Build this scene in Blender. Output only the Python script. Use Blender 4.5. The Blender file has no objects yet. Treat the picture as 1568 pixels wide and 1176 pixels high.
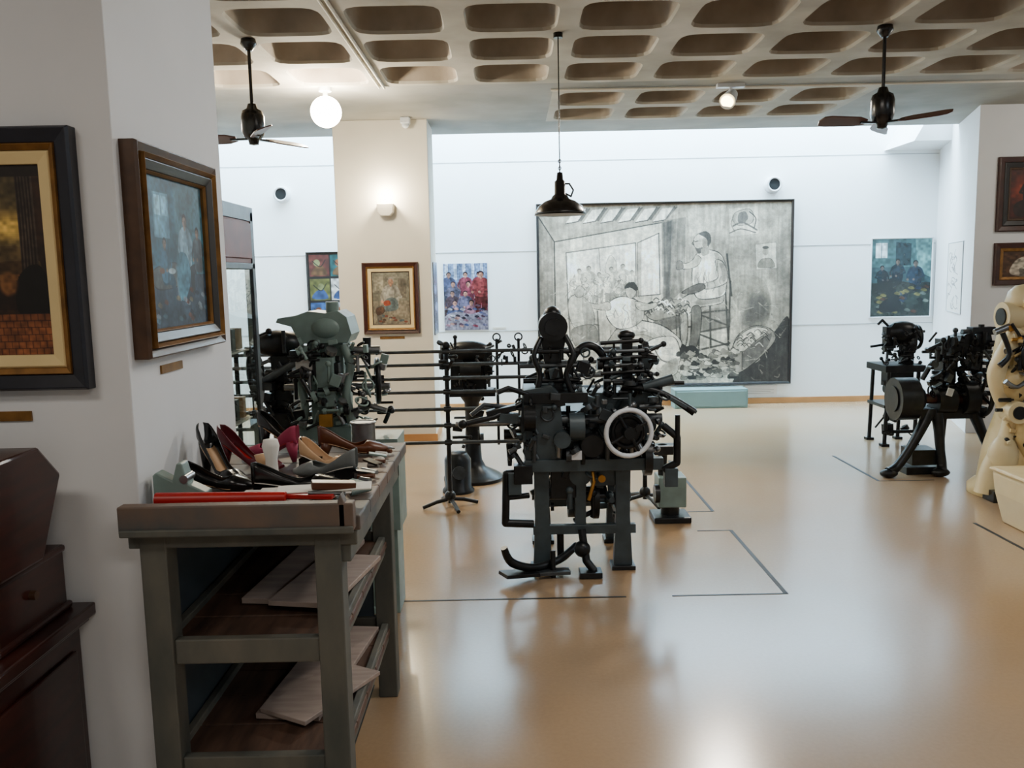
import bpy, math, random
import numpy as np
from mathutils import Vector, Matrix, Euler
random.seed(4)

def lin(c):
    return tuple((x/12.92 if x<=0.04045 else ((x+0.055)/1.055)**2.4) for x in c[:3])+(1.0,)

# ------------------------------------------------------------------ materials
def mat(name, col, rough=0.5, metal=0.0, var=0.12, scale=8.0, bump=0.0, col2=None, coat=0.0, emis=None, estr=0, spec=0.5, stretch=None):
    m=bpy.data.materials.new(name); m.use_nodes=True
    nt=m.node_tree; b=nt.nodes['Principled BSDF']
    b.inputs['Roughness'].default_value=rough
    b.inputs['Metallic'].default_value=metal
    b.inputs['Specular IOR Level'].default_value=spec
    b.inputs['Coat Weight'].default_value=coat
    tc=nt.nodes.new('ShaderNodeTexCoord'); mp=nt.nodes.new('ShaderNodeMapping')
    if stretch: mp.inputs['Scale'].default_value=stretch
    nt.links.new(tc.outputs['Object'],mp.inputs['Vector'])
    n=nt.nodes.new('ShaderNodeTexNoise'); n.inputs['Scale'].default_value=scale; n.inputs['Detail'].default_value=6
    nt.links.new(mp.outputs['Vector'],n.inputs['Vector'])
    r=nt.nodes.new('ShaderNodeValToRGB')
    r.color_ramp.elements[0].position=0.3; r.color_ramp.elements[1].position=0.7
    a=lin(col); c2=lin(col2) if col2 else tuple(min(1,x*(1+var)) for x in a[:3])+(1,)
    c1=tuple(x*(1-var) for x in a[:3])+(1,) if not col2 else a
    r.color_ramp.elements[0].color=c1; r.color_ramp.elements[1].color=c2
    nt.links.new(n.outputs['Fac'],r.inputs['Fac'])
    nt.links.new(r.outputs['Color'],b.inputs['Base Color'])
    if bump>0:
        bp=nt.nodes.new('ShaderNodeBump'); bp.inputs['Strength'].default_value=bump; bp.inputs['Distance'].default_value=0.01
        nt.links.new(n.outputs['Fac'],bp.inputs['Height']); nt.links.new(bp.outputs['Normal'],b.inputs['Normal'])
    if emis:
        b.inputs['Emission Color'].default_value=lin(emis); b.inputs['Emission Strength'].default_value=estr
    return m

M_white=mat('white_plaster',(.86,.87,.88),.75,var=.03,scale=3,bump=.05)
M_backw=mat('white_panel',(.94,.965,.98),.6,var=.02,scale=2)
M_col=mat('column_plaster',(.84,.82,.77),.8,var=.04,scale=3,bump=.05)
M_joint=mat('panel_joint',(.66,.68,.70),.6)
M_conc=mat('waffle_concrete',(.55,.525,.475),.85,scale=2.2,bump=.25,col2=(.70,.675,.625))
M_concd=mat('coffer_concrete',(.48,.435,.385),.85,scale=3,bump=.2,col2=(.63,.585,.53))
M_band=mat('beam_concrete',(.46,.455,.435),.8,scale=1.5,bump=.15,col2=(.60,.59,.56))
M_wood=mat('orange_wood',(.70,.50,.30),.5,scale=6)
M_black=mat('black_iron',(.11,.12,.13),.34,metal=.45,var=.4,scale=14,bump=.1)
M_black2=mat('black_enamel',(.05,.05,.055),.25,var=.2,scale=10)
M_steel=mat('worn_steel',(.52,.53,.54),.32,metal=.9,var=.25,scale=18)
M_dsteel=mat('dark_steel',(.28,.30,.315),.38,metal=.6,var=.3,scale=14,bump=.1)
M_slate=mat('slate_paint',(.23,.275,.295),.42,var=.3,scale=10,bump=.1,metal=.15)
M_green=mat('green_machine_paint',(.45,.53,.51),.42,var=.2,scale=9,bump=.08)
M_brass=mat('brass',(.70,.50,.22),.35,metal=.8,var=.2)
M_redp=mat('red_leather',(.66,.07,.07),.4,var=.2)
M_cream=mat('cream_paint',(.84,.77,.60),.4,var=.08,scale=5)
M_yel=mat('yellow_paint',(.74,.63,.41),.42,scale=7,col2=(.84,.76,.57))
M_paper=mat('paper',(.86,.85,.82),.8,var=.03)
M_gold=mat('gold_frame',(.52,.37,.18),.38,metal=.45,var=.3,scale=20)
M_dgold=mat('bronze_wood',(.27,.18,.11),.4,var=.3,scale=20)
M_dark=mat('dark_frame',(.09,.08,.085),.35,var=.3,scale=12)
M_navy=mat('navy_frame',(.10,.11,.15),.3,var=.3,scale=12)
M_brownf=mat('brown_frame',(.22,.10,.07),.35,var=.25,scale=12)
M_blade=mat('fan_blade_wood',(.30,.16,.12),.4,var=.2,scale=6)
M_redwood=mat('red_wood_panel',(.42,.19,.15),.5,var=.2,scale=8)
M_liner=mat('cream_liner',(.85,.76,.55),.7,var=.06)
M_mahog=mat('mahogany',(.13,.055,.045),.3,scale=5,col2=(.23,.09,.065),stretch=(1,1,8),coat=.2)
M_bench=mat('worn_bench_paint',(.25,.275,.27),.65,scale=7,col2=(.41,.40,.36),bump=.3,stretch=(1,1,.4))
M_benchw=mat('bench_worn_edge',(.27,.295,.30),.6,scale=6,col2=(.44,.35,.29),bump=.4)
M_shelf=mat('shelf_board',(.22,.16,.13),.6,scale=5,col2=(.35,.255,.20),bump=.2,stretch=(6,1,1))
M_board=mat('grey_pine_board',(.56,.50,.47),.6,scale=6,col2=(.66,.60,.56),stretch=(1,6,1))
M_bluep=mat('blue_grey_panel',(.20,.25,.29),.6,var=.15)
M_teal=mat('teal_plinth',(.44,.55,.55),.5,var=.05)
M_white2=mat('white_enamel',(.82,.84,.86),.3,var=.05)
M_rim=mat('pale_wheel_enamel',(.84,.86,.88),.3,var=.08)
M_hole=mat('dark_void',(.02,.02,.02),.9)
M_glass=mat('case_glass',(.90,.94,.93),.0,var=.01)
M_glass.node_tree.nodes['Principled BSDF'].inputs['Transmission Weight'].default_value=1.0
M_glow=mat('lamp_glow',(1,.95,.85),.5,emis=(1,.94,.82),estr=90)
M_glow2=mat('sconce_glow',(1,.9,.7),.5,emis=(1,.88,.62),estr=20)
M_line=mat('inlay_line',(.09,.09,.09),.6)
M_brownl=mat('brown_leather',(.34,.18,.09),.35,var=.2)
M_beige=mat('beige_leather',(.78,.63,.48),.5,var=.1)
M_maroon=mat('maroon_leather',(.36,.06,.12),.4,var=.2)
M_pink=mat('pink_suede',(.60,.18,.30),.65,var=.15)
M_greyl=mat('grey_leather',(.40,.42,.42),.5,var=.2)

def floor_mat():
    m=bpy.data.materials.new('polished_floor'); m.use_nodes=True; nt=m.node_tree; b=nt.nodes['Principled BSDF']
    tc=nt.nodes.new('ShaderNodeTexCoord')
    n=nt.nodes.new('ShaderNodeTexNoise'); n.inputs['Scale'].default_value=.45; n.inputs['Detail'].default_value=3
    n2=nt.nodes.new('ShaderNodeTexNoise'); n2.inputs['Scale'].default_value=60; n2.inputs['Detail'].default_value=4
    r=nt.nodes.new('ShaderNodeValToRGB'); r.color_ramp.elements[0].position=.35; r.color_ramp.elements[1].position=.7
    r.color_ramp.elements[0].color=lin((.615,.495,.355)); r.color_ramp.elements[1].color=lin((.62,.54,.45))  # greyer tone painted into the noise imitates daylight reflected on the floor
    mx=nt.nodes.new('ShaderNodeMixRGB'); mx.blend_type='OVERLAY'; mx.inputs['Fac'].default_value=.10
    nt.links.new(tc.outputs['Object'],n.inputs['Vector']); nt.links.new(tc.outputs['Object'],n2.inputs['Vector'])
    nt.links.new(n.outputs['Fac'],r.inputs['Fac']); nt.links.new(r.outputs['Color'],mx.inputs[1]); nt.links.new(n2.outputs['Fac'],mx.inputs[2])
    nt.links.new(mx.outputs['Color'],b.inputs['Base Color'])
    b.inputs['Roughness'].default_value=.2; b.inputs['Specular IOR Level'].default_value=.95
    bp=nt.nodes.new('ShaderNodeBump'); bp.inputs['Strength'].default_value=.08; bp.inputs['Distance'].default_value=.004
    n3=nt.nodes.new('ShaderNodeTexNoise'); n3.inputs['Scale'].default_value=5
    nt.links.new(tc.outputs['Object'],n3.inputs['Vector'])
    nt.links.new(n3.outputs['Fac'],bp.inputs['Height']); nt.links.new(bp.outputs['Normal'],b.inputs['Normal'])
    return m
M_floor=floor_mat()

# ------------------------------------------------------------------ mesh builder
class B:
    def __init__(s): s.v=[];s.f=[];s.m=[];s.s=[]
    def add(s,vs,fs,m=0,sm=False):
        o=len(s.v); s.v+= [tuple(v) for v in vs]
        for f in fs: s.f.append(tuple(i+o for i in f)); s.m.append(m); s.s.append(sm)
    def box(s,c,z,m=0,rot=None):
        hx,hy,hz=z[0]/2,z[1]/2,z[2]/2
        vs=[Vector((x*hx,y*hy,w*hz)) for x in(-1,1) for y in(-1,1) for w in(-1,1)]
        if rot: R=Euler(rot).to_matrix(); vs=[R@v for v in vs]
        C=Vector(c)
        s.add([v+C for v in vs],[(0,1,3,2),(4,6,7,5),(0,4,5,1),(2,3,7,6),(0,2,6,4),(1,5,7,3)],m)
    def bb(s,x0,x1,y0,y1,z0,z1,m=0):
        s.box(((x0+x1)/2,(y0+y1)/2,(z0+z1)/2),(x1-x0,y1-y0,z1-z0),m)
    def frame(s,ax):
        a=Vector(ax).normalized(); t=Vector((0,0,1)) if abs(a.z)<.9 else Vector((1,0,0))
        u=a.cross(t).normalized(); w=a.cross(u).normalized(); return a,u,w
    def cyl(s,p1,p2,r1,r2=None,m=0,n=14,cap=True):
        p1=Vector(p1);p2=Vector(p2)
        if r2 is None:r2=r1
        a,u,w=s.frame(p2-p1); vs=[]
        for p,r in((p1,r1),(p2,r2)):
            for i in range(n):
                t=2*math.pi*i/n; vs.append(p+u*math.cos(t)*r+w*math.sin(t)*r)
        s.add(vs,[(i,i+n,(i+1)%n+n,(i+1)%n) for i in range(n)],m,True)
        if cap: s.add(vs,[tuple(range(n)),tuple(range(2*n-1,n-1,-1))],m)
    def tube(s,pts,r,m=0,n=10):
        for a,b in zip(pts[:-1],pts[1:]): s.cyl(a,b,r,r,m,n)
        for p in pts[1:-1]: s.ell(p,(r,r,r),m,8,6)
    def sweep(s,pts,rs,m=0,n=12,sub=5):
        """smooth tapering arm through 3-D points"""
        P=[Vector(p) for p in pts]; out=[]; rr=[]
        for i in range(len(P)-1):
            p0=P[max(0,i-1)];p1=P[i];p2=P[i+1];p3=P[min(len(P)-1,i+2)]
            for j in range(sub):
                t=j/sub; out.append(.5*(2*p1+(p2-p0)*t+(2*p0-5*p1+4*p2-p3)*t*t+(-p0+3*p1-3*p2+p3)*t**3)); rr.append(rs[i]*(1-t)+rs[i+1]*t)
        out.append(P[-1]); rr.append(rs[-1]); vs=[];fs=[]; K=len(out)
        ref=Vector((0,1,.01)).normalized()
        for k in range(K):
            d=(out[min(K-1,k+1)]-out[max(0,k-1)]).normalized(); u=d.cross(ref).normalized(); w=d.cross(u).normalized()
            for i in range(n):
                t=2*math.pi*i/n; vs.append(out[k]+(u*math.cos(t)+w*math.sin(t))*rr[k])
        for k in range(K-1):
            for i in range(n): fs.append((k*n+i,k*n+(i+1)%n,(k+1)*n+(i+1)%n,(k+1)*n+i))
        s.add(vs,fs,m,True); s.add(vs[:n],[tuple(range(n))],m); s.add(vs[-n:],[tuple(range(n))],m)
    def ell(s,c,r,m=0,n=16,k=10):
        vs=[];fs=[];C=Vector(c)
        for j in range(k+1):
            ph=math.pi*j/k
            for i in range(n):
                t=2*math.pi*i/n; vs.append(C+Vector((r[0]*math.sin(ph)*math.cos(t),r[1]*math.sin(ph)*math.sin(t),r[2]*math.cos(ph))))
        for j in range(k):
            for i in range(n): fs.append((j*n+i,(j+1)*n+i,(j+1)*n+(i+1)%n,j*n+(i+1)%n))
        s.add(vs,fs,m,True)
    def tor(s,c,ax,R,r,m=0,N=36,n=8):
        a,u,w=s.frame(ax);C=Vector(c);vs=[];fs=[]
        for i in range(N):
            t=2*math.pi*i/N; d=u*math.cos(t)+w*math.sin(t)
            for j in range(n):
                p=2*math.pi*j/n; vs.append(C+d*(R+r*math.cos(p))+a*r*math.sin(p))
        for i in range(N):
            for j in range(n): fs.append((i*n+j,((i+1)%N)*n+j,((i+1)%N)*n+(j+1)%n,i*n+(j+1)%n))
        s.add(vs,fs,m,True)
    def lathe(s,prof,c,ax=(0,0,1),m=0,n=28,sm=True):
        a,u,w=s.frame(ax);C=Vector(c);vs=[];fs=[]
        for r,z in prof:
            for i in range(n):
                t=2*math.pi*i/n; vs.append(C+a*z+(u*math.cos(t)+w*math.sin(t))*r)
        for j in range(len(prof)-1):
            for i in range(n): fs.append((j*n+i,j*n+(i+1)%n,(j+1)*n+(i+1)%n,(j+1)*n+i))
        s.add(vs,fs,m,sm)
    def prism(s,poly,o,u,v,th,m=0):
        o=Vector(o);u=Vector(u);v=Vector(v);th=Vector(th); n=len(poly)
        a=[o+u*p[0]+v*p[1] for p in poly]; vs=a+[p+th for p in a]
        s.add(vs,[tuple(range(n)),tuple(range(2*n-1,n-1,-1))]+[(i,i+n,(i+1)%n+n,(i+1)%n) for i in range(n)],m)
    def wheel(s,c,ax,R,r,m=0,ms=0,spokes=4,hub=.03,ang=0.4):
        s.tor(c,ax,R,r,m); a,u,w=s.frame(ax);C=Vector(c)
        s.cyl(C-a*hub,C+a*hub,hub,hub,ms)
        for k in range(spokes):
            t=ang+2*math.pi*k/spokes; s.cyl(C,C+(u*math.cos(t)+w*math.sin(t))*R,r*.8,r*.6,ms,8)
    def clutter(s,x0,x1,y0,y1,z0,z1,n,seed,ms=(0,),L=.12,r=.008):
        rg=random.Random(seed)
        for k in range(n):
            p=Vector((rg.uniform(x0,x1),rg.uniform(y0,y1),rg.uniform(z0,z1))); q=rg.random(); m=rg.choice(ms)
            ax=rg.choice([(1,0,0),(0,1,0),(0,0,1),(1,.3,.4),(-.6,.2,1),(.5,-.5,1)]); ax=Vector(ax).normalized()
            l=rg.uniform(.4,1)*L
            if q<.45:
                s.cyl(p-ax*l/2,p+ax*l/2,r*rg.uniform(.6,1.5),None,m,10)
                if rg.random()<.5: s.ell(p+ax*l/2,(r*2,r*2,r*2),m,10,6)
            elif q<.7: s.cyl(p-ax*l*.12,p+ax*l*.12,l*rg.uniform(.2,.4),None,m,16)
            elif q<.88: s.box(p,(l*rg.uniform(.2,.7),l*rg.uniform(.2,.5),l*rg.uniform(.2,.6)),m,(0,rg.uniform(-.4,.4),rg.uniform(-.3,.3)))
            else: s.tor(p,ax,l*.3,r*.7,m,16,6)
    def obj(s,name,mats,bevel=0,parent=None,loc=None,rotz=None):
        me=bpy.data.meshes.new(name); me.from_pydata(s.v,[],s.f)
        for m in mats: me.materials.append(m)
        me.polygons.foreach_set('material_index',s.m); me.polygons.foreach_set('use_smooth',s.s)
        me.update()
        import bmesh
        bm=bmesh.new(); bm.from_mesh(me); bmesh.ops.recalc_face_normals(bm,faces=bm.faces); bm.to_mesh(me); bm.free()
        o=bpy.data.objects.new(name,me); bpy.context.scene.collection.objects.link(o)
        if loc: o.location=loc
        if rotz is not None: o.rotation_euler=(0,0,rotz)
        if parent: o.parent=parent
        if bevel>0:
            md=o.modifiers.new('bevel','BEVEL'); md.width=bevel; md.segments=2; md.limit_method='ANGLE'; md.angle_limit=math.radians(50)
        return o

# ------------------------------------------------------------------ room shell
H=3.1
XL,XR,YF,YB=-3.70,6.50,-3.30,10.30
b=B(); b.bb(XL-.2,XR+.2,YF-.2,YB+.2,-.15,0); b.obj('floor',[M_floor])
b=B(); b.bb(XL-.2,5.30,YB,YB+.15,0,4.7); b.obj('wall_back',[M_backw])
b=B(); b.bb(XL-.15,XL,YF,YB,0,4.7); b.obj('wall_left',[M_white])
b=B(); b.bb(XR,XR+.15,YF,8.15,0,H+.3); b.obj('wall_right',[M_white])
b=B(); b.bb(XL-.15,XR+.15,YF-.15,YF,0,H+.3); b.obj('wall_front',[M_white])
b=B(); b.prism([(5.12,10.30),(4.41,8.15),(6.65,8.15),(6.65,10.30)],(0,0,0),(1,0,0),(0,1,0),(0,0,4.7)); b.obj('wall_right_pier',[M_white])
b=B(); b.bb(XL,-1.04,2.30,3.15,0,H); b.obj('wall_left_pier',[M_white],.004)
b=B(); b.bb(-1.66,-.76,8.30,8.85,0,H); b.obj('column',[M_col],.006)
b=B(); b.bb(XL,4.75,9.08,9.2,H+.28,4.7); b.obj('wall_skylight_upstand',[M_backw])
b=B(); b.bb(XL,5.3,9.2,YB,4.7,4.8); b.obj('ceiling_skylight_cap',[M_backw])
for i,z in enumerate((.95,1.9,2.95)):
    b=B(); b.bb(XL,5.11,YB-.004,YB,z-.004,z+.004); b.obj('trim_%d'%(i+1),[M_joint])
b=B(); b.bb(XL,5.10,YB-.02,YB,0,.07); b.obj('baseboard_back',[M_wood],.003)
b=B(); b.bb(-1.675,-.745,8.285,8.30,0,.07); b.bb(-.76,-.745,8.30,8.85,0,.07); b.obj('baseboard_column',[M_wood])
b=B(); b.prism([(4.46,2.99),(5.11,2.99),(5.11,3.5),(4.75,3.5)],(0,9.55,0),(1,0,0),(0,0,1),(0,.75,0)); b.obj('trim_soffit',[M_white])

# waffle ceiling
P=.68; X0=-.98-4*P; Y0=6.90
b=B()
def cell(cx,cy):
    N=40; A=[]
    for k in range(N):
        t=2*math.pi*k/N; c,s_=math.cos(t),math.sin(t)
        n=5.5; rr=(abs(c)**n+abs(s_)**n)**(-1/n); mn=max(abs(c),abs(s_))
        A.append((c,s_,rr,1/mn))
    def ring(f,z): return [(cx+a[0]*f(a),cy+a[1]*f(a),z) for a in A]
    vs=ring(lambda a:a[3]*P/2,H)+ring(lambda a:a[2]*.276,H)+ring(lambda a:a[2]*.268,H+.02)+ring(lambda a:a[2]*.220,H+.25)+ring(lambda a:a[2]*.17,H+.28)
    o=len(b.v); b.v+=vs
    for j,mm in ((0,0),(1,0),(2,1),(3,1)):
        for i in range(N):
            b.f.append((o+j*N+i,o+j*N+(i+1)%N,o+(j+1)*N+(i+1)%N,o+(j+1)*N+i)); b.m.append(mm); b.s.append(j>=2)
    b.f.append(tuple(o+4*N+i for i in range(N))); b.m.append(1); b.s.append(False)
for i in range(15):
    for j in range(15):
        cell(X0+P*(i+.5),Y0-P*(j+.5))
for i in range(6,10):
    for j in range(2):
        cell(X0+P*(i+.5),7.2+P*(j+.5))
XE=X0+15*P
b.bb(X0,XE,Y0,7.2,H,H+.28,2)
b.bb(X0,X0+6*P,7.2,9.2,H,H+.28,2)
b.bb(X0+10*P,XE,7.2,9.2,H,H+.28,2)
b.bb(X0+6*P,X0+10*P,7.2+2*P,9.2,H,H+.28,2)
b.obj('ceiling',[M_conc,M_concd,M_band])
b=B(); b.bb(XL,XR+.2,YF,Y0+2.3,H+.29,H+.36); b.obj('ceiling_upper_slab',[M_concd])
b=B(); b.cyl((.36,7.1,H-.012),(6.3,7.1,H-.012),.010,None,0,8); b.cyl((-.955,1,H-.012),(-.955,6.9,H-.012),.010,None,0,8); b.cyl((-.995,1,H-.010),(-.995,6.9,H-.010),.008,None,0,8)
b.obj('ceiling_conduit',[M_col])

# floor inlay lines
b=B()
def fl(x0,y0,x1,y1,w=.022):
    if abs(x0-x1)<1e-4: b.bb(x0-w/2,x0+w/2,min(y0,y1),max(y0,y1),0,.0015)
    else: b.bb(min(x0,x1),max(x0,x1),y0-w/2,y0+w/2,0,.0015)
fl(-.87,4.08,.55,4.08,.014); fl(.78,4.08,1.36,4.08,.014); fl(1.35,4.08,1.35,5.15); fl(1.14,5.15,1.35,5.15,.012)
fl(1.34,5.58,1.34,7.18); fl(1.15,5.58,1.34,5.58,.012)
fl(2.78,6.32,2.78,7.24); fl(2.78,6.32,3.2,6.32,.012); fl(2.9,4.2,2.9,5.2); fl(-.58,2.6,-.58,3.2)
b.obj('floor_inlay_lines',[M_line])

# ------------------------------------------------------------------ art canvases
def snoise(h,w,g,seed,gx=None):
    rg=np.random.RandomState(seed); gh=max(2,int(g)); gw=max(2,int(gx if gx else g*w/h)); a=rg.rand(gh+2,gw+2)
    y=np.linspace(0,gh,h); x=np.linspace(0,gw,w); yi=y.astype(int); xi=x.astype(int); fy=(y-yi)[:,None]; fx=(x-xi)[None,:]
    fy=fy*fy*(3-2*fy); fx=fx*fx*(3-2*fx)
    return (a[yi][:,xi]*(1-fy)*(1-fx)+a[yi+1][:,xi]*fy*(1-fx)+a[yi][:,xi+1]*(1-fy)*fx+a[yi+1][:,xi+1]*fy*fx)
def crom(pts,closed=True,n=7):
    P_=list(pts); L=len(P_); out=[]
    rng=range(L) if closed else range(L-1)
    for i in rng:
        g=lambda k: P_[k%L] if closed else P_[max(0,min(L-1,k))]
        p0,p1,p2,p3=g(i-1),g(i),g(i+1),g(i+2)
        for j in range(n):
            t=j/n
            out.append(tuple(.5*(2*p1[d]+(-p0[d]+p2[d])*t+(2*p0[d]-5*p1[d]+4*p2[d]-p3[d])*t*t+(-p0[d]+3*p1[d]-3*p2[d]+p3[d])*t**3) for d in (0,1)))
    if not closed: out.append(P_[-1])
    return out
class Art:
    lw=1.0
    def __init__(s,w,h,col):
        s.w,s.h=w,h; s.a=np.ones((h,w,3))*np.array(col); s.asp=w/h
        s.Y,s.X=np.mgrid[0:h,0:w]; s.X=s.X/(w-1.); s.Y=s.Y/(h-1.)
    def win(s,x0,y0,x1,y1):
        i0=max(0,int(y0*s.h)-1); i1=min(s.h,int(y1*s.h)+3); j0=max(0,int(x0*s.w)-1); j1=min(s.w,int(x1*s.w)+3)
        if i1<=i0: i1=i0+1
        if j1<=j0: j1=j0+1
        return slice(i0,i1),slice(j0,j1)
    def bl(s,m,c,al,W=None):
        m=(m*al)[...,None]
        if W is None: s.a=s.a*(1-m)+np.array(c)*m
        else: s.a[W]=s.a[W]*(1-m)+np.array(c)*m
    def poly(s,pts,c,al=1):
        xs=[p[0] for p in pts]; ys=[p[1] for p in pts]; W=s.win(min(xs),min(ys),max(xs),max(ys)); X=s.X[W];Y=s.Y[W]
        if X.size==0: return
        ins=np.zeros(X.shape,bool); n=len(pts)
        for i in range(n):
            x1,y1=pts[i];x2,y2=pts[(i+1)%n]
            if y1==y2: continue
            ins^=((y1>Y)!=(y2>Y))&(X<(x2-x1)*(Y-y1)/(y2-y1)+x1)
        s.bl(ins.astype(float),c,al,W)
    def rect(s,x0,y0,x1,y1,c,al=1): s.poly([(x0,y0),(x1,y0),(x1,y1),(x0,y1)],c,al)
    def ell(s,cx,cy,rx,ry,c,al=1,soft=.15):
        W=s.win(cx-rx*1.6,cy-ry*1.6,cx+rx*1.6,cy+ry*1.6); X=s.X[W];Y=s.Y[W]
        if X.size==0: return
        d=np.sqrt(((X-cx)/rx)**2+((Y-cy)/ry)**2); s.bl(np.clip((1-d)/soft+.5,0,1),c,al,W)
    def line(s,pts,wd,c,al=1):
        for (x1,y1),(x2,y2) in zip(pts[:-1],pts[1:]):
            W=s.win(min(x1,x2)-wd/s.asp*1.5,min(y1,y2)-wd*1.5,max(x1,x2)+wd/s.asp*1.5,max(y1,y2)+wd*1.5); X=s.X[W];Y=s.Y[W]
            if X.size==0: continue
            ax,ay,bx,by=x1*s.asp,y1,x2*s.asp,y2; px=X*s.asp; L=(bx-ax)**2+(by-ay)**2+1e-12
            t=np.clip(((px-ax)*(bx-ax)+(Y-ay)*(by-ay))/L,0,1)
            d=np.hypot(px-ax-t*(bx-ax),Y-ay-t*(by-ay)); s.bl(np.clip((wd-d)/(wd*.5),0,1),c,al,W)
    def form(s,pts,fill,out=None,wd=.005,al=1):
        q=crom(pts); s.poly(q,fill,al)
        if out is not None:
            n=len(q)
            for i in range(n):
                k=.45+.55*abs(math.sin(i*.37+n)); s.line([q[i],q[(i+1)%n]],wd*k*s.lw,out,.6+.3*k)
    def stroke(s,pts,wd,c,al=1): s.line(crom(pts,False,5),wd*s.lw,c,al)
    def noise(s,g,amp,seed,gx=None): s.a=np.clip(s.a*(1+(snoise(s.h,s.w,g,seed,gx)-.5)[...,None]*2*amp),0,1)
    def person(s,x,y,z,skin,cl,dk,look=1,sit=False):
        k=1/s.asp; d=lambda c_,f:tuple(v*f for v in c_)
        P=lambda dx,dy:(x+dx*z*k,y+dy*z)
        low=.62 if sit else .55
        if sit:
            s.form([P(-.12,.5),P(.10,.48),P(.30*look,.56),P(.34*look,.64),P(.30*look,.95),P(.20*look,.95),P(.18*look,.70),P(-.10,.68)],d(cl,.6))
        else:
            s.form([P(-.12,.5),P(.12,.5),P(.13,.75),P(.11,1.0),P(.02,1.0),P(.0,.7),P(-.03,1.0),P(-.12,1.0),P(-.14,.75)],d(cl,.6))
        s.form([P(-.05,.14),P(.05,.14),P(.15,.19),P(.17,.32),P(.13,low),P(-.13,low),P(-.17,.32),P(-.15,.19)],cl)
        s.form([P(.03,.15),P(.15,.19),P(.17,.32),P(.13,low),P(.05,low),P(.07,.3)],d(cl,.7),al=.8)
        for sg in (-1,1):
            a_,b_,c_=P(.15*sg,.22),P(.22*sg,.38),P(.08*sg+.12*look,.47)
            s.line([a_,b_],.035*z,d(cl,.85)); s.line([b_,c_],.028*z,d(cl,.95)); s.ell(c_[0],c_[1],.03*z*k,.03*z,skin)
        s.line([P(0,.1),P(0,.16)],.03*z,d(skin,.8)); s.ell(*P(0,.075),.058*z*k,.078*z,skin)
        s.ell(*P(.03*look*-1,.085),.035*z*k,.06*z,d(skin,.7),.6,.6)
        s.form([P(-.065,.09),P(-.06,.02),P(0,-.012),P(.06,.02),P(.065,.08),P(.03,.035),P(-.03,.035)],dk)
        s.ell(*P(-.02+.02*look,.075),.008*z*k,.007*z,dk); s.ell(*P(.02+.02*look,.075),.008*z*k,.007*z,dk)

def art_mat(name,rough=.6):
    m=bpy.data.materials.new(name); m.use_nodes=True; nt=m.node_tree; bs=nt.nodes['Principled BSDF']; bs.inputs['Roughness'].default_value=rough
    at=nt.nodes.new('ShaderNodeAttribute'); at.attribute_name='paint'; nt.links.new(at.outputs['Color'],bs.inputs['Base Color']); return m
M_art=art_mat('painted_canvas',.6); M_artg=art_mat('glazed_print',.25)

def picture(name,loc,rotz,w,h,art,layers,m=None,tilt=0,bottom=None):
    """loc = centre of the back on the wall; faces local -Y. layers: (width, depth, material) outer to inner"""
    e=bpy.data.objects.new(name,None); bpy.context.scene.collection.objects.link(e); e.location=loc; e.rotation_euler=(tilt,0,rotz); e.empty_display_size=.1
    b=B(); x,z=w/2,h/2; mats=[]; last=.01
    for k,(lw,dp,mt) in enumerate(layers):
        mats.append(mt); xi,zi=x-lw,z-lw
        o=[(-x,-z),(x,-z),(x,z),(-x,z)]; n=[(-xi,-zi),(xi,-zi),(xi,zi),(-xi,zi)]
        vs=[(p[0],0,p[1]) for p in o]+[(p[0],-dp*.8,p[1]) for p in o]+[(p[0]*(1-.15*lw/x),-dp,p[1]*(1-.15*lw/z)) for p in o]+[(p[0],-dp*.75,p[1]) for p in n]+[(p[0],0,p[1]) for p in n]
        fs=[]
        for r in range(4):
            for i in range(4): fs.append((r*4+i,r*4+(i+1)%4,(r+1)*4+(i+1)%4,(r+1)*4+i))
        b.add(vs,fs,k); x,z=xi,zi; last=dp
    if layers: b.obj('frame',mats,.002,parent=e)
    dy=-(last*.5 if layers else .012)
    hh,ww=art.a.shape[:2]; a=np.clip(art.a,0,1)**2.2
    xs=np.linspace(-x,x,ww); zs=np.linspace(z,-z,hh)
    XX,ZZ=np.meshgrid(xs,zs); co=np.stack([XX,np.full_like(XX,dy),ZZ],-1).reshape(-1,3)
    idx=np.arange(hh*ww).reshape(hh,ww); q=np.stack([idx[:-1,:-1],idx[1:,:-1],idx[1:,1:],idx[:-1,1:]],-1).reshape(-1,4)
    co=np.vstack([co,[(-x,0,z),(-x,0,-z),(x,0,-z),(x,0,z)]]); n0=hh*ww
    faces=q.tolist()+[[n0,n0+3,n0+2,n0+1],[0,ww-1,n0+3,n0],[n0+1,n0+2,n0-1,n0-ww],[0,n0,n0+1,n0-ww],[ww-1,n0-1,n0+2,n0+3]]
    me=bpy.data.meshes.new('canvas'); me.from_pydata(co.tolist(),[],faces)
    ca=me.color_attributes.new('paint','FLOAT_COLOR','POINT')
    cc=np.ones((n0+4,4)); cc[:n0,:3]=a.reshape(-1,3); cc[n0:,:3]=.2
    ca.data.foreach_set('color',cc.ravel().astype(np.float32))
    me.materials.append(m or M_art); o=bpy.data.objects.new('canvas',me); bpy.context.scene.collection.objects.link(o); o.parent=e
    return e

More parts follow.
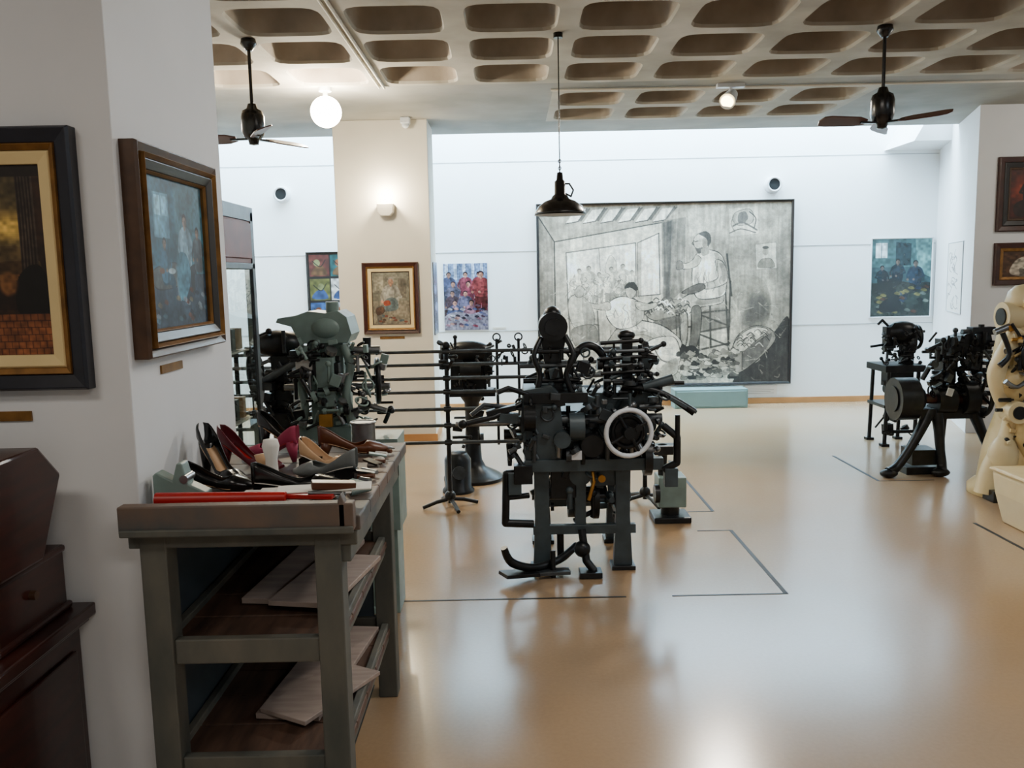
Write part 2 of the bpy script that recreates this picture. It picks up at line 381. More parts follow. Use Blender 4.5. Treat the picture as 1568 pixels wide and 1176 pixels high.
# --- the big monochrome painting: cobbler's workshop
A=Art(600,432,(.72,.70,.66)); A.lw=.66
k1=(.10,.10,.105); dk=(.26,.255,.25); md=(.44,.43,.41); ml=(.60,.585,.55); lt=(.84,.83,.79); wh=(.93,.92,.89)
def c(u,v): return ((u-822)/391.,(v-310)/278.)
def CP(l): return [c(*p) for p in l]
def LN(l,w=.005,col=k1,al=.9): A.line(CP(l),w*.7,col,al)
A.poly(CP([(822,310),(1040,310),(1012,340),(845,366),(822,330)]),(.58,.565,.53))
for i in range(6):
    x=878+i*27; A.poly(CP([(x,317),(x+18,315),(x+4,333),(x-14,336)]),wh); LN([(x+19,314),(x+5,334),(x-14,337)],.005); A.poly(CP([(x+18,315),(x+25,314),(x+10,334),(x+4,333)]),dk,.85)
A.poly(CP([(1040,312),(1213,303),(1213,330),(1012,342)]),(.62,.60,.56))
A.poly(CP([(845,364),(1012,338),(1015,470),(1000,500),(845,470)]),(.78,.765,.72))
A.poly(CP([(822,326),(846,364),(846,470),(822,560)]),(.50,.485,.46))
A.form(CP([(846,364),(870,360),(866,400),(866,460),(846,466)]),(.62,.605,.57),al=.7)
LN([(846,364),(1012,338)],.006); LN([(846,364),(846,470)],.007); LN([(822,326),(846,364)],.006)
A.poly(CP([(864,381),(972,368),(973,450),(866,456)]),wh); LN([(864,381),(972,368),(973,450)],.006,dk); LN([(864,381),(866,456)],.006,dk)
A.poly(CP([(914,378),(940,372),(941,384),(915,388)]),lt); A.form(CP([(925,402),(933,386),(942,398),(941,412),(926,414)]),(.80,.79,.75),md,.003)
LN([(915,376),(917,410)],.004,md); A.poly(CP([(868,420),(972,410),(972,450),(868,456)]),(.76,.75,.71))
for (x,y,z) in ((884,406,50),(899,402,56),(915,412,46),(934,404,50),(952,400,54),(966,410,44),(876,424,40),(890,430,36),(908,424,40),(930,420,42),(946,424,38),(962,428,36)):
    xx,yy=c(x,y); A.person(xx,yy,z/278,(.72,.71,.67),(.80,.79,.75),(.36,.35,.34))
for i in range(70):
    rg=random.Random(i+700); x=rg.uniform(868,972); y=rg.uniform(412,458); A.stroke(CP([(x,y),(x+rg.uniform(-6,6),y+rg.uniform(3,7)),(x+rg.uniform(-7,7),y+rg.uniform(6,12))]),.0032,rg.choice([dk,md,wh]),.7)
A.poly(CP([(975,368),(1008,354),(1010,448),(976,450)]),(.92,.91,.88)); LN([(975,368),(1008,354),(1010,448),(976,450),(975,368)],.005); A.poly(CP([(975,368),(981,366),(981,449),(976,450)]),ml,.7)
A.poly(CP([(1012,336),(1050,330),(1048,440),(1015,470)]),(.44,.43,.41)); A.poly(CP([(1015,338),(1028,335),(1026,455),(1017,462)]),(.24,.24,.24),.85)
A.poly(CP([(1050,318),(1213,306),(1213,590),(1050,560)]),(.63,.615,.58)); A.poly(CP([(1052,318),(1112,314),(1105,352),(1056,360)]),(.74,.73,.69),.8)
for r in range(190):
    rg=random.Random(r+399); x=rg.uniform(1015,1211); y=rg.uniform(306,450); A.line(CP([(x,y),(x+rg.uniform(-3,3),y+rg.uniform(15,60))]),rg.uniform(.003,.012),rg.choice([md,ml,lt,(.54,.53,.5),dk]),.18)
A.poly(CP([(1110,440),(1213,415),(1213,500),(1110,520)]),(.62,.61,.57),.6)
A.form(CP([(1120,440),(1140,420),(1172,430),(1184,470),(1172,505),(1150,500),(1136,480)]),(.46,.45,.42),al=.65)
A.ell(*c(1163,472),.045,.09,(.26,.255,.25),.9,.7); A.ell(*c(1148,490),.03,.05,(.28,.275,.27),.8,.7); A.ell(*c(1203,440),.03,.3,(.44,.43,.41),.6,.8)
A.poly(CP([(985,505),(1213,505),(1213,590),(985,590)]),(.70,.69,.65),.8)
A.form(CP([(1140,568),(1165,542),(1192,507),(1213,490),(1216,590),(1130,592)]),(.12,.12,.125),al=.95)
A.form(CP([(1124,534),(1135,512),(1158,500),(1182,504),(1192,520),(1176,542),(1138,572),(1125,562)]),(.50,.49,.47),k1,.005)
A.form(CP([(1126,530),(1140,511),(1160,502),(1180,507),(1160,524),(1140,540)]),(.78,.77,.73),k1,.004); LN([(1140,540),(1140,568)],.005); A.form(CP([(1142,541),(1160,526),(1186,512),(1176,538),(1144,566)]),(.30,.295,.29),al=.85)
for i in range(22):
    rg=random.Random(i+55); x=rg.uniform(1128,1172); y=rg.uniform(507,532); A.stroke(CP([(x,y),(x+6,y-4),(x+12,y+2)]),.005,rg.choice([dk,k1,wh]),.8)
A.poly(CP([(1116,319),(1161,316),(1163,357),(1119,361)]),(.76,.75,.71)); A.form(CP([(1128,324),(1148,320),(1155,332),(1150,342),(1130,344),(1122,334)]),(.60,.59,.56),dk,.004)
A.form(CP([(1132,326),(1142,324),(1146,334),(1138,342),(1130,338)]),(.30,.295,.29)); A.stroke(CP([(1122,346),(1136,340),(1150,346),(1160,352)]),.009,dk,.8); A.stroke(CP([(1124,330),(1120,342),(1126,354)]),.006,md); A.stroke(CP([(1148,324),(1158,334),(1156,348)]),.005,k1); A.stroke(CP([(1118,356),(1135,350),(1158,356)]),.006,dk)
A.poly(CP([(1158,374),(1190,371),(1192,411),(1160,413)]),(.82,.81,.77)); LN([(1158,374),(1190,371),(1192,411),(1160,413),(1158,374)],.003,md); A.ell(*c(1174,385),.012,.020,ml); A.form(CP([(1163,409),(1168,397),(1182,396),(1188,409)]),(.50,.49,.46),dk,.003); A.ell(*c(1174,379),.013,.009,dk)
# tall chair
for a_,b_ in (((1074,450),(1070,566)),((1112,440),(1120,556)),((1088,450),(1090,530)),((1114,388),(1122,452)),((1074,478),(1116,474)),((1072,508),(1119,500)),((1071,536),(1120,526)),((1120,430),(1118,520)),((1076,482),(1116,498)),((1074,512),(1118,530)),((1060,480),(1058,560)),((1044,470),(1046,540)),((1048,500),(1072,498))): LN([a_,b_],.010,(.14,.14,.14))
A.form(CP([(1076,476),(1116,472),(1118,500),(1074,506)]),(.24,.24,.235),al=.5)
# seated old man, bending over the shoe
A.form(CP([(1100,440),(1062,446),(1036,462),(1034,480),(1046,484),(1070,470),(1108,462)]),(.76,.75,.71),k1,.006)
A.form(CP([(1070,466),(1108,460),(1106,450),(1070,456)]),(.48,.47,.45),al=.7)
A.form(CP([(1036,466),(1050,468),(1054,500),(1050,530),(1038,530),(1036,500)]),(.54,.53,.50),k1,.006)
A.form(CP([(1060,470),(1074,470),(1074,505),(1066,534),(1056,532),(1060,500)]),(.34,.335,.32),k1,.005)
A.form(CP([(1024,530),(1040,524),(1052,530),(1050,538),(1026,538)]),k1); A.form(CP([(1044,536),(1058,528),(1070,534),(1068,542),(1046,544)]),k1)
A.form(CP([(1066,388),(1082,381),(1102,386),(1112,404),(1114,430),(1108,452),(1072,456),(1062,440),(1060,412)]),(.91,.90,.86),k1,.006)
A.form(CP([(1094,386),(1104,390),(1113,408),(1113,440),(1102,452),(1100,430),(1102,408)]),(.60,.59,.56),al=.8); A.form(CP([(1066,400),(1071,410),(1070,440),(1064,438)]),(.68,.67,.64),al=.8)
A.form(CP([(1066,388),(1074,394),(1068,405),(1052,410),(1040,407),(1042,401),(1054,400),(1062,394)]),(.66,.65,.61),k1,.004); A.form(CP([(1036,398),(1044,398),(1046,408),(1036,410)]),(.36,.35,.34),k1,.003)
A.form(CP([(1096,398),(1108,400),(1116,420),(1112,433),(1088,441),(1076,439),(1078,433),(1100,424)]),(.76,.75,.71),k1,.005); A.form(CP([(1102,402),(1110,404),(1116,422),(1108,430),(1106,414)]),(.48,.47,.45),al=.8)
A.form(CP([(1060,436),(1076,432),(1080,440),(1062,448),(1044,446)]),(.32,.31,.30),k1,.005)
A.form(CP([(1063,362),(1072,355),(1083,358),(1087,368),(1083,379),(1075,384),(1067,379),(1062,372)]),(.72,.705,.67),k1,.004); A.form(CP([(1076,364),(1084,366),(1082,378),(1077,380)]),(.50,.49,.46),al=.8)
A.form(CP([(1070,356),(1080,352),(1088,358),(1089,369),(1084,375),(1083,366),(1078,361)]),(.22,.22,.22)); A.form(CP([(1064,376),(1068,378),(1076,377),(1075,384),(1069,386)]),(.30,.295,.29)); LN([(1064,368),(1069,367)],.005); A.stroke(CP([(1063,366),(1060,371),(1063,373)]),.004,k1); A.form(CP([(1074,380),(1084,378),(1086,386),(1076,390)]),(.58,.57,.54))
for i in range(16):
    rg=random.Random(i+1200); x=rg.uniform(1066,1108); y=rg.uniform(392,440); A.stroke(CP([(x,y),(x+rg.uniform(-4,4),y+8),(x+rg.uniform(-6,6),y+16)]),.004,rg.choice([md,ml,dk]),.5)
# low table with tools
A.form(CP([(985,468),(1030,456),(1056,462),(1040,480),(1000,488)]),(.54,.53,.50),k1,.005); LN([(990,482),(996,530)],.009,dk); LN([(1040,478),(1044,545)],.009,k1); A.form(CP([(1000,490),(1040,482),(1040,500),(1010,505)]),(.28,.275,.27),al=.8)
for i in range(40):
    rg=random.Random(i+155); x=rg.uniform(985,1050); y=rg.uniform(454,480); A.stroke(CP([(x,y),(x+rg.uniform(3,7),y-3),(x+rg.uniform(6,11),y+2)]),.006,rg.choice([k1,dk,wh,k1]),.9)
# crouching boy
A.form(CP([(940,494),(962,486),(992,490),(1020,500),(1044,522),(1036,536),(1010,522),(984,510),(956,512)]),(.86,.85,.81),k1,.007)
A.form(CP([(950,504),(984,504),(1012,514),(1036,532),(1010,524),(980,514)]),(.56,.55,.52),al=.7)
A.form(CP([(926,464),(944,451),(966,453),(982,464),(984,484),(966,498),(944,500),(928,484)]),(.90,.89,.85),k1,.006)
A.form(CP([(966,456),(982,464),(984,484),(968,496),(964,478)]),(.62,.61,.58),al=.85)
A.form(CP([(930,458),(912,461),(900,459),(902,466),(916,470),(932,470)]),(.64,.625,.59),k1,.004); A.form(CP([(972,458),(992,462),(1004,460),(1004,467),(986,473),(974,469)]),(.68,.67,.63),k1,.004)
A.form(CP([(944,500),(930,516),(916,540),(908,566),(922,570),(936,545),(954,516)]),(.56,.55,.52),k1,.006); A.form(CP([(896,566),(922,564),(926,574),(898,576)]),k1)
A.form(CP([(956,437),(963,431),(971,435),(973,445),(966,453),(958,449)]),(.68,.665,.63),k1,.004); A.form(CP([(954,438),(959,430),(969,428),(975,436),(973,442),(964,437)]),(.16,.16,.16))
for i in range(14):
    rg=random.Random(i+1300); x=rg.uniform(932,980); y=rg.uniform(456,494); A.stroke(CP([(x,y),(x+rg.uniform(-5,5),y+6),(x+rg.uniform(-6,6),y+12)]),.004,rg.choice([md,ml,dk]),.6)
# left chair and figure
for a_,b_ in (((866,452),(872,578)),((912,472),(918,580)),((888,466),(890,560)),((866,482),(914,494)),((868,516),(916,528)),((868,548),(920,556)),((838,474),(850,540)),((832,480),(844,560))): LN([a_,b_],.008,dk)
A.form(CP([(868,452),(884,446),(902,462),(906,492),(880,500),(868,480)]),(.74,.73,.69),dk,.005); A.form(CP([(888,450),(902,462),(906,492),(892,494)]),(.46,.45,.43),al=.7); A.form(CP([(872,500),(906,494),(912,520),(880,528)]),(.44,.43,.41),dk,.005); A.form(CP([(877,440),(884,432),(892,438),(888,449),(879,449)]),(.6,.59,.56),dk,.004)
A.form(CP([(990,522),(1030,514),(1042,540),(1036,572),(1002,580),(988,556)]),(.90,.89,.85),k1,.005); A.stroke(CP([(1000,530),(1012,550),(1030,556)]),.006,dk); A.form(CP([(1014,560),(1036,548),(1036,570),(1010,578)]),(.58,.57,.54),al=.8)
for r in range(110):
    rg=random.Random(r); x=rg.uniform(1035,1124); y=rg.uniform(536,580); s_=rg.uniform(.7,1.1)
    A.form(CP([(x,y),(x+4*s_,y-4*s_),(x+9*s_,y-1),(x+14*s_,y+1),(x+12*s_,y+4),(x+1,y+4)]),rg.choice([k1,dk,md,lt,ml]),k1 if r%2 else None,.003,.9)
for r in range(70):
    rg=random.Random(r+10); x=rg.uniform(836,990); y=rg.uniform(540,582); A.stroke(CP([(x,y),(x+rg.uniform(4,10),y-4),(x+rg.uniform(10,18),y)]),rg.uniform(.004,.010),rg.choice([dk,md,lt,ml]),.7)
for r in range(220):
    rg=random.Random(r+99); x=rg.uniform(824,1211); y=rg.uniform(440,586); A.stroke(CP([(x,y),(x+rg.uniform(-8,8),y+rg.uniform(-6,6)),(x+rg.uniform(-16,16),y+rg.uniform(-10,10))]),rg.uniform(.0015,.006),rg.choice([dk,md,ml,lt]),.35)
A.a=A.a*.90+.065; A.a*=np.array([1.03,1.0,.95]); A.noise(6,.13,1); A.noise(18,.12,2); A.noise(60,.11,3); A.noise(10,.10,23,160); A.noise(200,.08,13)
picture('large_monochrome_painting',(1.86,YB,1.345),0,3.07,2.21,A,[(.03,.06,M_dark)])

# --- left pier, front face
A=Art(420,260,(.17,.115,.08))
A.rect(.2,.0,.97,.58,(.20,.15,.11))
for i in range(40):
    g=math.exp(-((i-24)/7.)**2); A.rect(.25,.05+i*.011,.925,.063+i*.011,(.30+.42*g,.26+.33*g,.17+.12*g))
A.form([(.25,.50),(.5,.44),(.7,.48),(.85,.42),(.925,.44),(.93,.56),(.25,.56)],(.33,.27,.17)); A.poly([(.25,.52),(.925,.50),(.925,.58),(.25,.58)],(.27,.20,.12))
A.rect(.0,.0,1,.06,(.10,.07,.05)); A.rect(.918,.06,.972,.60,(.24,.20,.17))
for i in range(5): A.stroke([(.922+i*.010,.06),(.924+i*.010,.3),(.920+i*.011,.6)],.006,(.12,.09,.07))
A.rect(0,.57,.93,.6,(.40,.27,.15)); A.rect(0,.60,1,.76,(.13,.085,.06))
A.form([(.90,.60),(.95,.52),(.99,.56),(1.02,.76),(.90,.78)],(.045,.035,.03)); A.ell(.87,.62,.03,.06,(.48,.32,.18),.9,.4)
A.rect(0,.78,1,1,(.46,.27,.16))
for r in range(6):
    A.line([(0,.78+r*.037),(1,.78+r*.037)],.003,(.20,.11,.07),.8)
    for q in range(44): A.line([(q/44+r%2*.011,.78+r*.037),(q/44+r%2*.011,.817+r*.037)],.003,(.20,.11,.07),.8)
A.noise(50,.22,5); A.noise(9,.22,6)
picture('framed_painting',(-1.645,2.30,1.667),0,1.02,.69,A,[(.042,.045,M_navy),(.018,.040,M_gold),(.035,.03,M_liner)])
b=B(); b.bb(-1.42,-1.315,2.294,2.30,1.235,1.262); b.obj('picture_label',[M_gold])
# --- left pier, side face: figures in a blue-green interior
A=Art(230,215,(.16,.26,.31))
A.poly([(0,0),(.5,0),(.5,.62),(0,.62)],(.18,.33,.39)); A.poly([(.5,0),(1,0),(1,.7),(.5,.6)],(.23,.37,.41))
A.rect(.16,.10,.40,.40,(.40,.58,.66)); A.rect(.18,.12,.27,.25,(.60,.78,.84)); A.rect(.29,.12,.38,.25,(.52,.71,.79)); A.rect(.18,.27,.27,.38,(.43,.62,.70)); A.rect(.29,.27,.38,.38,(.38,.56,.64))
A.rect(0,.64,1,1,(.18,.23,.28)); A.form([(.1,.62),(.45,.56),(.55,.64),(.5,.72),(.15,.74)],(.26,.27,.27),(.10,.09,.1),.006)
A.person(.66,.22,.62,(.62,.50,.44),(.52,.63,.68),(.12,.10,.11),-1,True); A.person(.30,.40,.46,(.50,.42,.38),(.24,.38,.46),(.08,.08,.10),1,True); A.person(.88,.30,.5,(.48,.38,.34),(.26,.30,.33),(.08,.08,.1),-1,True)
A.form([(.5,.52),(.66,.50),(.72,.66),(.60,.82),(.50,.78)],(.26,.42,.48)); A.ell(.40,.62,.06,.02,(.60,.64,.65)); A.ell(.24,.62,.04,.02,(.42,.28,.22))
for i in range(26):
    rg=random.Random(i+900); x=rg.uniform(.05,.95); y=rg.uniform(.74,.97); A.form([(x,y),(x+.03,y-.02),(x+.07,y),(x+.05,y+.02)],rg.choice([(.38,.40,.42),(.32,.19,.17),(.12,.15,.19),(.26,.35,.40),(.40,.36,.30)]))
A.a*=np.array([.90,.97,1.02]); A.noise(10,.26,8); A.noise(40,.20,9)
picture('framed_painting',(-1.04,2.645,1.69),math.pi/2,.62,.595,A,[(.028,.05,M_dgold),(.012,.058,M_gold),(.030,.048,M_dark),(.008,.035,M_gold)])
b=B(); b.bb(-1.04,-1.034,2.50,2.66,1.335,1.36); b.obj('picture_label',[M_gold])
# --- column picture: old man seated at his work
A=Art(130,160,(.46,.43,.37)); A.rect(0,0,1,.55,(.42,.41,.36)); A.rect(.06,.08,.3,.35,(.54,.52,.45)); A.rect(.7,.12,.92,.5,(.34,.32,.28))
A.person(.50,.10,.98,(.68,.50,.40),(.58,.57,.53),(.50,.48,.45),-1,True); A.form([(.36,.52),(.62,.50),(.68,.70),(.34,.74)],(.32,.37,.38)); A.form([(.30,.56),(.44,.54),(.48,.62),(.32,.64)],(.50,.22,.13))
A.form([(.08,.70),(.26,.66),(.30,.76),(.12,.82)],(.30,.21,.15),(.15,.1,.08),.006)
for i in range(14): rg=random.Random(i); A.ell(rg.uniform(.08,.92),rg.uniform(.82,.96),.05,.02,rg.choice([(.42,.22,.16),(.27,.2,.16),(.52,.44,.34),(.28,.34,.36)]))
A.noise(9,.18,13); A.noise(30,.2,3)
picture('framed_painting',(-1.157,8.30,1.415),0,.545,.69,A,[(.04,.04,M_brownf),(.012,.045,M_gold),(.036,.025,M_liner),(.006,.024,M_brownf)])
b=B(); b.bb(-1.28,-1.04,8.294,8.30,1.02,1.045); b.obj('picture_label',[M_gold])
# --- poster: figures in a crowded workshop
A=Art(150,225,(.42,.40,.49)); A.rect(0,0,1,.28,(.38,.45,.58))
for i in range(5): A.rect(.04+i*.2,0,.11+i*.2,.24,(.60,.66,.75)); A.rect(.11+i*.2,0,.125+i*.2,.24,(.28,.33,.45))
rg=random.Random(7); cols=[(.46,.22,.28),(.24,.27,.40),(.56,.54,.58),(.34,.33,.43),(.48,.34,.40),(.28,.21,.26),(.55,.40,.38)]
for r in range(4):
    for q in range(3):
        A.person(.14+q*.34+rg.uniform(-.06,.06)+(.13 if r%2 else 0),.13+r*.14,.52,(.62,.45,.40),rg.choice(cols),(.16,.11,.14),rg.choice([-1,1]),r>0)
A.person(.85,.12,.66,(.60,.42,.36),(.44,.20,.21),(.15,.1,.12),-1); A.form([(0,.80),(.3,.72),(.6,.76),(1,.72),(1,1),(0,1)],(.44,.42,.48))
for i in range(40): rg=random.Random(i+80); x=rg.uniform(0,.9); y=rg.uniform(.62,.97); A.form([(x,y),(x+.05,y-.02),(x+.11,y),(x+.08,y+.02)],rg.choice(cols+[(.70,.68,.71),(.15,.13,.18)]))
A.noise(12,.2,14); A.noise(45,.25,4)
picture('wall_poster',(-.535,YB,1.37),0,.53,.80,A,[],M_artg)
A=Art(20,60,(.4,.45,.55)); A.noise(8,.5,4)
picture('wall_poster',(-.76,8.62,1.40),math.pi/2,.40,.72,A,[],M_artg)
b=B(); b.bb(-.22,-.06,YB-.006,YB,.98,1.0); b.obj('picture_label',[M_paper])
# --- grid of small paintings far left
A=Art(220,200,(.05,.06,.08)); rg=random.Random(3)
pal=[(.34,.17,.15),(.09,.28,.31),(.32,.34,.18),(.60,.60,.60),(.13,.24,.42),(.30,.22,.14),(.18,.18,.24),(.09,.34,.33)]
first=[(.30,.15,.14),(.07,.27,.29),(.30,.31,.15),(.62,.62,.62),(.14,.27,.46),(.50,.52,.55),(.2,.14,.12),(.1,.25,.3)]
for r in range(4):
    for q in range(5):
        x=.012+q*.197; y=.015+r*.246; A.rect(x,y,x+.18,y+.22,first[r*2+q] if q<2 else rg.choice(pal)); A.form([(x+.02,y+.2),(x+.05,y+.13),(x+.12,y+.11),(x+.16,y+.2)],rg.choice([pal[6],pal[5],pal[0],pal[4]])); A.ell(x+.07+.03*(r%2),y+.08,.03,.035,rg.choice([(.12,.14,.16),(.45,.25,.15),(.40,.42,.28)])); A.stroke([(x+.03,y+.06),(x+.1,y+.12),(x+.15,y+.05)],.006,(.06,.07,.09))
A.noise(30,.3,4)
picture('polyptych_painting',(-1.77,YB,1.34),0,1.34,1.20,A,[(.02,.03,M_dark)])
# --- right print on back wall: blue-green workshop
A=Art(170,210,(.17,.26,.28)); A.rect(0,0,1,.36,(.22,.36,.37)); A.poly([(.72,0),(1,0),(1,.5),(.78,.42)],(.34,.50,.50)); A.rect(.06,.05,.26,.24,(.70,.76,.78)); A.line([(.16,.05),(.16,.24)],.006,(.2,.3,.33)); A.poly([(.40,.04),(.66,.06),(.66,.34),(.40,.34)],(.11,.18,.20))
A.rect(0,.56,1,1,(.13,.16,.15))
A.person(.44,.26,.46,(.38,.33,.30),(.09,.14,.18),(.04,.05,.07),-1,True); A.person(.74,.28,.52,(.38,.33,.30),(.12,.19,.26),(.04,.05,.07),-1,True); A.person(.18,.34,.40,(.30,.27,.27),(.08,.13,.16),(.04,.05,.07),1,True)
A.form([(.05,.60),(.4,.54),(.75,.60),(.7,.70),(.15,.72)],(.14,.15,.14),(.05,.06,.07),.005)
for i in range(34):
    rg=random.Random(i+50); x=rg.uniform(.03,.9); y=rg.uniform(.60,.96); A.form([(x,y),(x+.05,y-.025),(x+.11,y),(x+.08,y+.02)],rg.choice([(.07,.09,.10),(.34,.33,.20),(.15,.19,.26),(.30,.34,.32),(.22,.15,.12)]))
A.form([(.15,.86),(.3,.76),(.5,.80),(.48,.92),(.2,.95)],(.06,.07,.08)); A.noise(8,.25,19); A.noise(30,.25,9)
picture('framed_print',(4.705,YB,1.495),0,.74,.95,A,[(.012,.03,M_white2)],M_artg)
# --- line drawing on angled side wall
A=Art(90,135,(.84,.84,.83))
rg=random.Random(12)
for i in range(18):
    x,y=rg.uniform(.2,.8),rg.uniform(.08,.9); pts=[(x,y)]
    for j in range(4): x=min(.95,max(.05,x+rg.uniform(-.2,.2))); y=min(.95,max(.05,y+rg.uniform(-.12,.12))); pts.append((x,y))
    A.stroke(pts,.008,(.38,.38,.39),.8)
ang=math.atan2(10.30-8.15,5.12-4.41)
ddx,ddy=math.cos(ang),math.sin(ang)
px,py=5.12-ddx*1.35,10.30-ddy*1.35
picture('line_drawing',(px,py,1.50),ang-math.pi,.85,.74,A,[(.008,.012,M_joint)])
# --- right pier pictures
A=Art(120,120,(.24,.085,.06)); A.ell(.45,.5,.38,.42,(.46,.18,.10),1,.5); A.person(.40,.10,.95,(.66,.44,.24),(.10,.07,.08),(.06,.04,.05),1,True); A.form([(.1,.7),(.4,.6),(.8,.75),(.7,.95),(.15,.95)],(.14,.09,.09)); A.noise(15,.3,2)
picture('framed_painting',(4.97,8.15,2.275),0,.74,.69,A,[(.05,.04,M_brownf),(.05,.035,M_dark),(.02,.03,M_dgold)])
A=Art(120,80,(.30,.21,.15)); A.form([(.15,.9),(.2,.4),(.4,.2),(.6,.4),(.62,.95)],(.66,.62,.56)); A.person(.38,.12,1.0,(.62,.44,.32),(.68,.65,.58),(.18,.1,.08)); A.noise(15,.3,2)
picture('framed_painting',(4.97,8.15,1.625),0,.74,.40,A,[(.05,.04,M_brownf),(.03,.035,M_gold)])

for x in (-2.68,3.14):
    b=B(); z=2.62
    b.lathe([(.0,-.02),(.065,-.02),(.065,.0),(.068,.10),(.085,.10),(.092,.09),(.10,.0)],(x,YB,z),(0,-1,0),0)
    b.cyl((x,YB-.001,z),(x,YB-.085,z),.066,None,1,24)
    b.obj('wall_vent_pipe',[M_white2,M_hole])
b=B(); b.bb(1.93,2.80,9.98,10.23,0,.225); b.bb(1.95,2.78,9.97,9.98,.02,.205); b.obj('display_plinth',[M_teal],.006)
A=Art(80,24,(.86,.86,.86))
for i in range(5): A.line([(.06,.15+i*.17),(.9-.1*(i%2),.15+i*.17)],.02,(.5,.5,.5))
picture('information_panel',(3.04,YB,.165),0,.40,.12,A,[])

# ------------------------------------------------------------------ lamps
def fan(x,y,zh,a0,name='ceiling_fan'):
    b=B(); b.cyl((x,y,zh+.1),(x,y,H),.011,None,0,12); b.lathe([(.0,0),(.045,0),(.05,-.03),(.02,-.07),(0,-.07)],(x,y,H),m=0)
    b.lathe([(0,.13),(.025,.13),(.035,.10),(.062,.085),(.072,.05),(.072,-.04),(.058,-.075),(.035,-.09),(.03,-.12),(0,-.125)],(x,y,zh),m=0)
    for k in range(3):
        t=math.radians(a0+120*k); d=Vector((math.cos(t),math.sin(t),0)); n=Vector((-math.sin(t),math.cos(t),0)); c0=Vector((x,y,zh-.085))
        b.box(c0+d*.09,(.12,.028,.012),0,(0,0,t))
        o=c0+d*.11
        poly=[(0,-.025),(.06,-.05),(.26,-.058),(.305,-.045),(.32,0),(.305,.045),(.26,.058),(.06,.05),(0,.025)]
        b.prism(poly,o,d,(n+Vector((0,0,.40))).normalized(),(0,0,.008),1)
    b.obj(name,[M_black2,M_blade],.002)
fan(2.36,5.50,2.60,190); fan(-1.60,5.52,2.58,175)
b=B(); x,y=.33,5.52
b.cyl((x,y,2.24),(x,y,H),.004,None,0,8); b.cyl((x,y,H-.03),(x,y,H),.03,None,0)
for i in range(5): b.tor((x,y,2.255+i*.022),(1,i%2,0),.011,.003,0,12,6)
b.lathe([(0,.27),(.018,.265),(.022,.22),(.034,.21),(.036,.13),(.048,.12),(.060,.10),(.10,.085),(.140,.055),(.160,.02),(.166,0),(.160,0),(.135,.045),(.06,.085),(0,.09)],(x,y,1.985),m=0,n=40)
b.lathe([(.157,.002),(.130,.043),(.058,.082),(0,.087)],(x,y,1.983),m=1,n=40)
b.ell((x,y,2.04),(.03,.03,.04),1)
b.tube([(x+.035,y,2.12),(x+.07,y,2.10),(x+.085,y,2.14),(x+.06,y,2.18),(x+.03,y,2.18)],.006,0)
b.obj('pendant_lamp',[M_black2,M_white2])
b=B(); x,y=-1.42,6.90
b.cyl((x,y,3.0),(x,y,H),.018,None,0,12); b.cyl((x,y,3.07),(x,y,H),.05,None,0,20); b.ell((x,y,2.915),(.12,.12,.12),1,24,16); b.obj('ceiling_globe_lamp',[M_white2,M_glow])
b=B(); x,y=1.80,7.05
b.box((x,y,H-.015),(.22,.06,.03),0); b.cyl((x,y,H-.03),(x,y,H-.08),.012,None,0)
b.cyl((x+.03,y+.06,H-.07),(x-.04,y-.06,H-.15),.045,.065,0,20); b.cyl((x-.041,y-.062,H-.151),(x-.043,y-.065,H-.154),.05,None,1,20)
b.obj('ceiling_spotlight',[M_white2,M_glow2])
b=B(); x,y=-1.17,8.30
b.prism([(-.08,.06),(.08,.06),(.07,-.02),(.04,-.05),(-.04,-.05),(-.07,-.02)],(x,y-.11,2.25),(1,0,0),(0,0,1),(0,.11,0),0)
b.bb(x-.07,x+.07,y-.10,y-.01,2.311,2.316,1); b.obj('wall_sconce',[M_col,M_glow2],.003)
b=B(); b.box((-.95,8.2,H-.03),(.09,.09,.06),0); b.ell((-.95,8.2,H-.07),(.035,.035,.03),0); b.obj('smoke_detector',[M_white2],.01)

# ------------------------------------------------------------------ workbench
b=B(); zt=.98
for i in range(6): b.bb(-1.03,-.41,2.19+i*.168,2.19+(i+1)*.168-.003,zt-.04,zt,1)
b.bb(-1.035,-.42,2.15,2.19,zt-.03,zt+.045,1)
b.bb(-1.03,-.42,2.14,2.15,zt-.035,zt-.015,0)
b.prism([(0,0),(.02,0),(.02,.08),(.012,.10),(0,.07)],(-.44,2.15,zt-.03),(-1,0,0),(0,0,1),(0,.04,0),1)
b.bb(-1.03,-.42,2.19,2.21,zt-.08,zt-.04,0)
b.bb(-.47,-.44,2.2,3.19,zt-.13,zt-.04,0); b.bb(-1.02,-.99,2.32,3.19,zt-.13,zt-.04,0); b.bb(-1.02,-.44,3.16,3.19,zt-.13,zt-.04,0)
for lx in (-.965,-.50):
    for ly in (2.225,3.135):
        b.bb(lx-.036,lx+.036,ly-.036,ly+.036,0,zt-.04,0)
for z in (.60,.26):
    b.bb(-.93,-.535,2.20,2.23,z-.03,z+.04,0); b.bb(-.93,-.535,3.13,3.16,z-.03,z+.05,0)
    b.bb(-.515,-.49,2.26,3.10,z-.03,z+.04,0); b.bb(-.98,-.955,2.26,3.10,z-.03,z+.04,0)
    for i in range(5): b.bb(-.985,-.485,2.235+i*.178,2.235+(i+1)*.178-.004,z-.005,z+.02,2)
b.bb(-1.0,-.985,2.27,3.1,.10,.90,3)
b.bb(-.93,-.55,3.145,3.155,.30,.90,3)
b.obj('workbench',[M_bench,M_benchw,M_shelf,M_bluep],.004)
b=B()
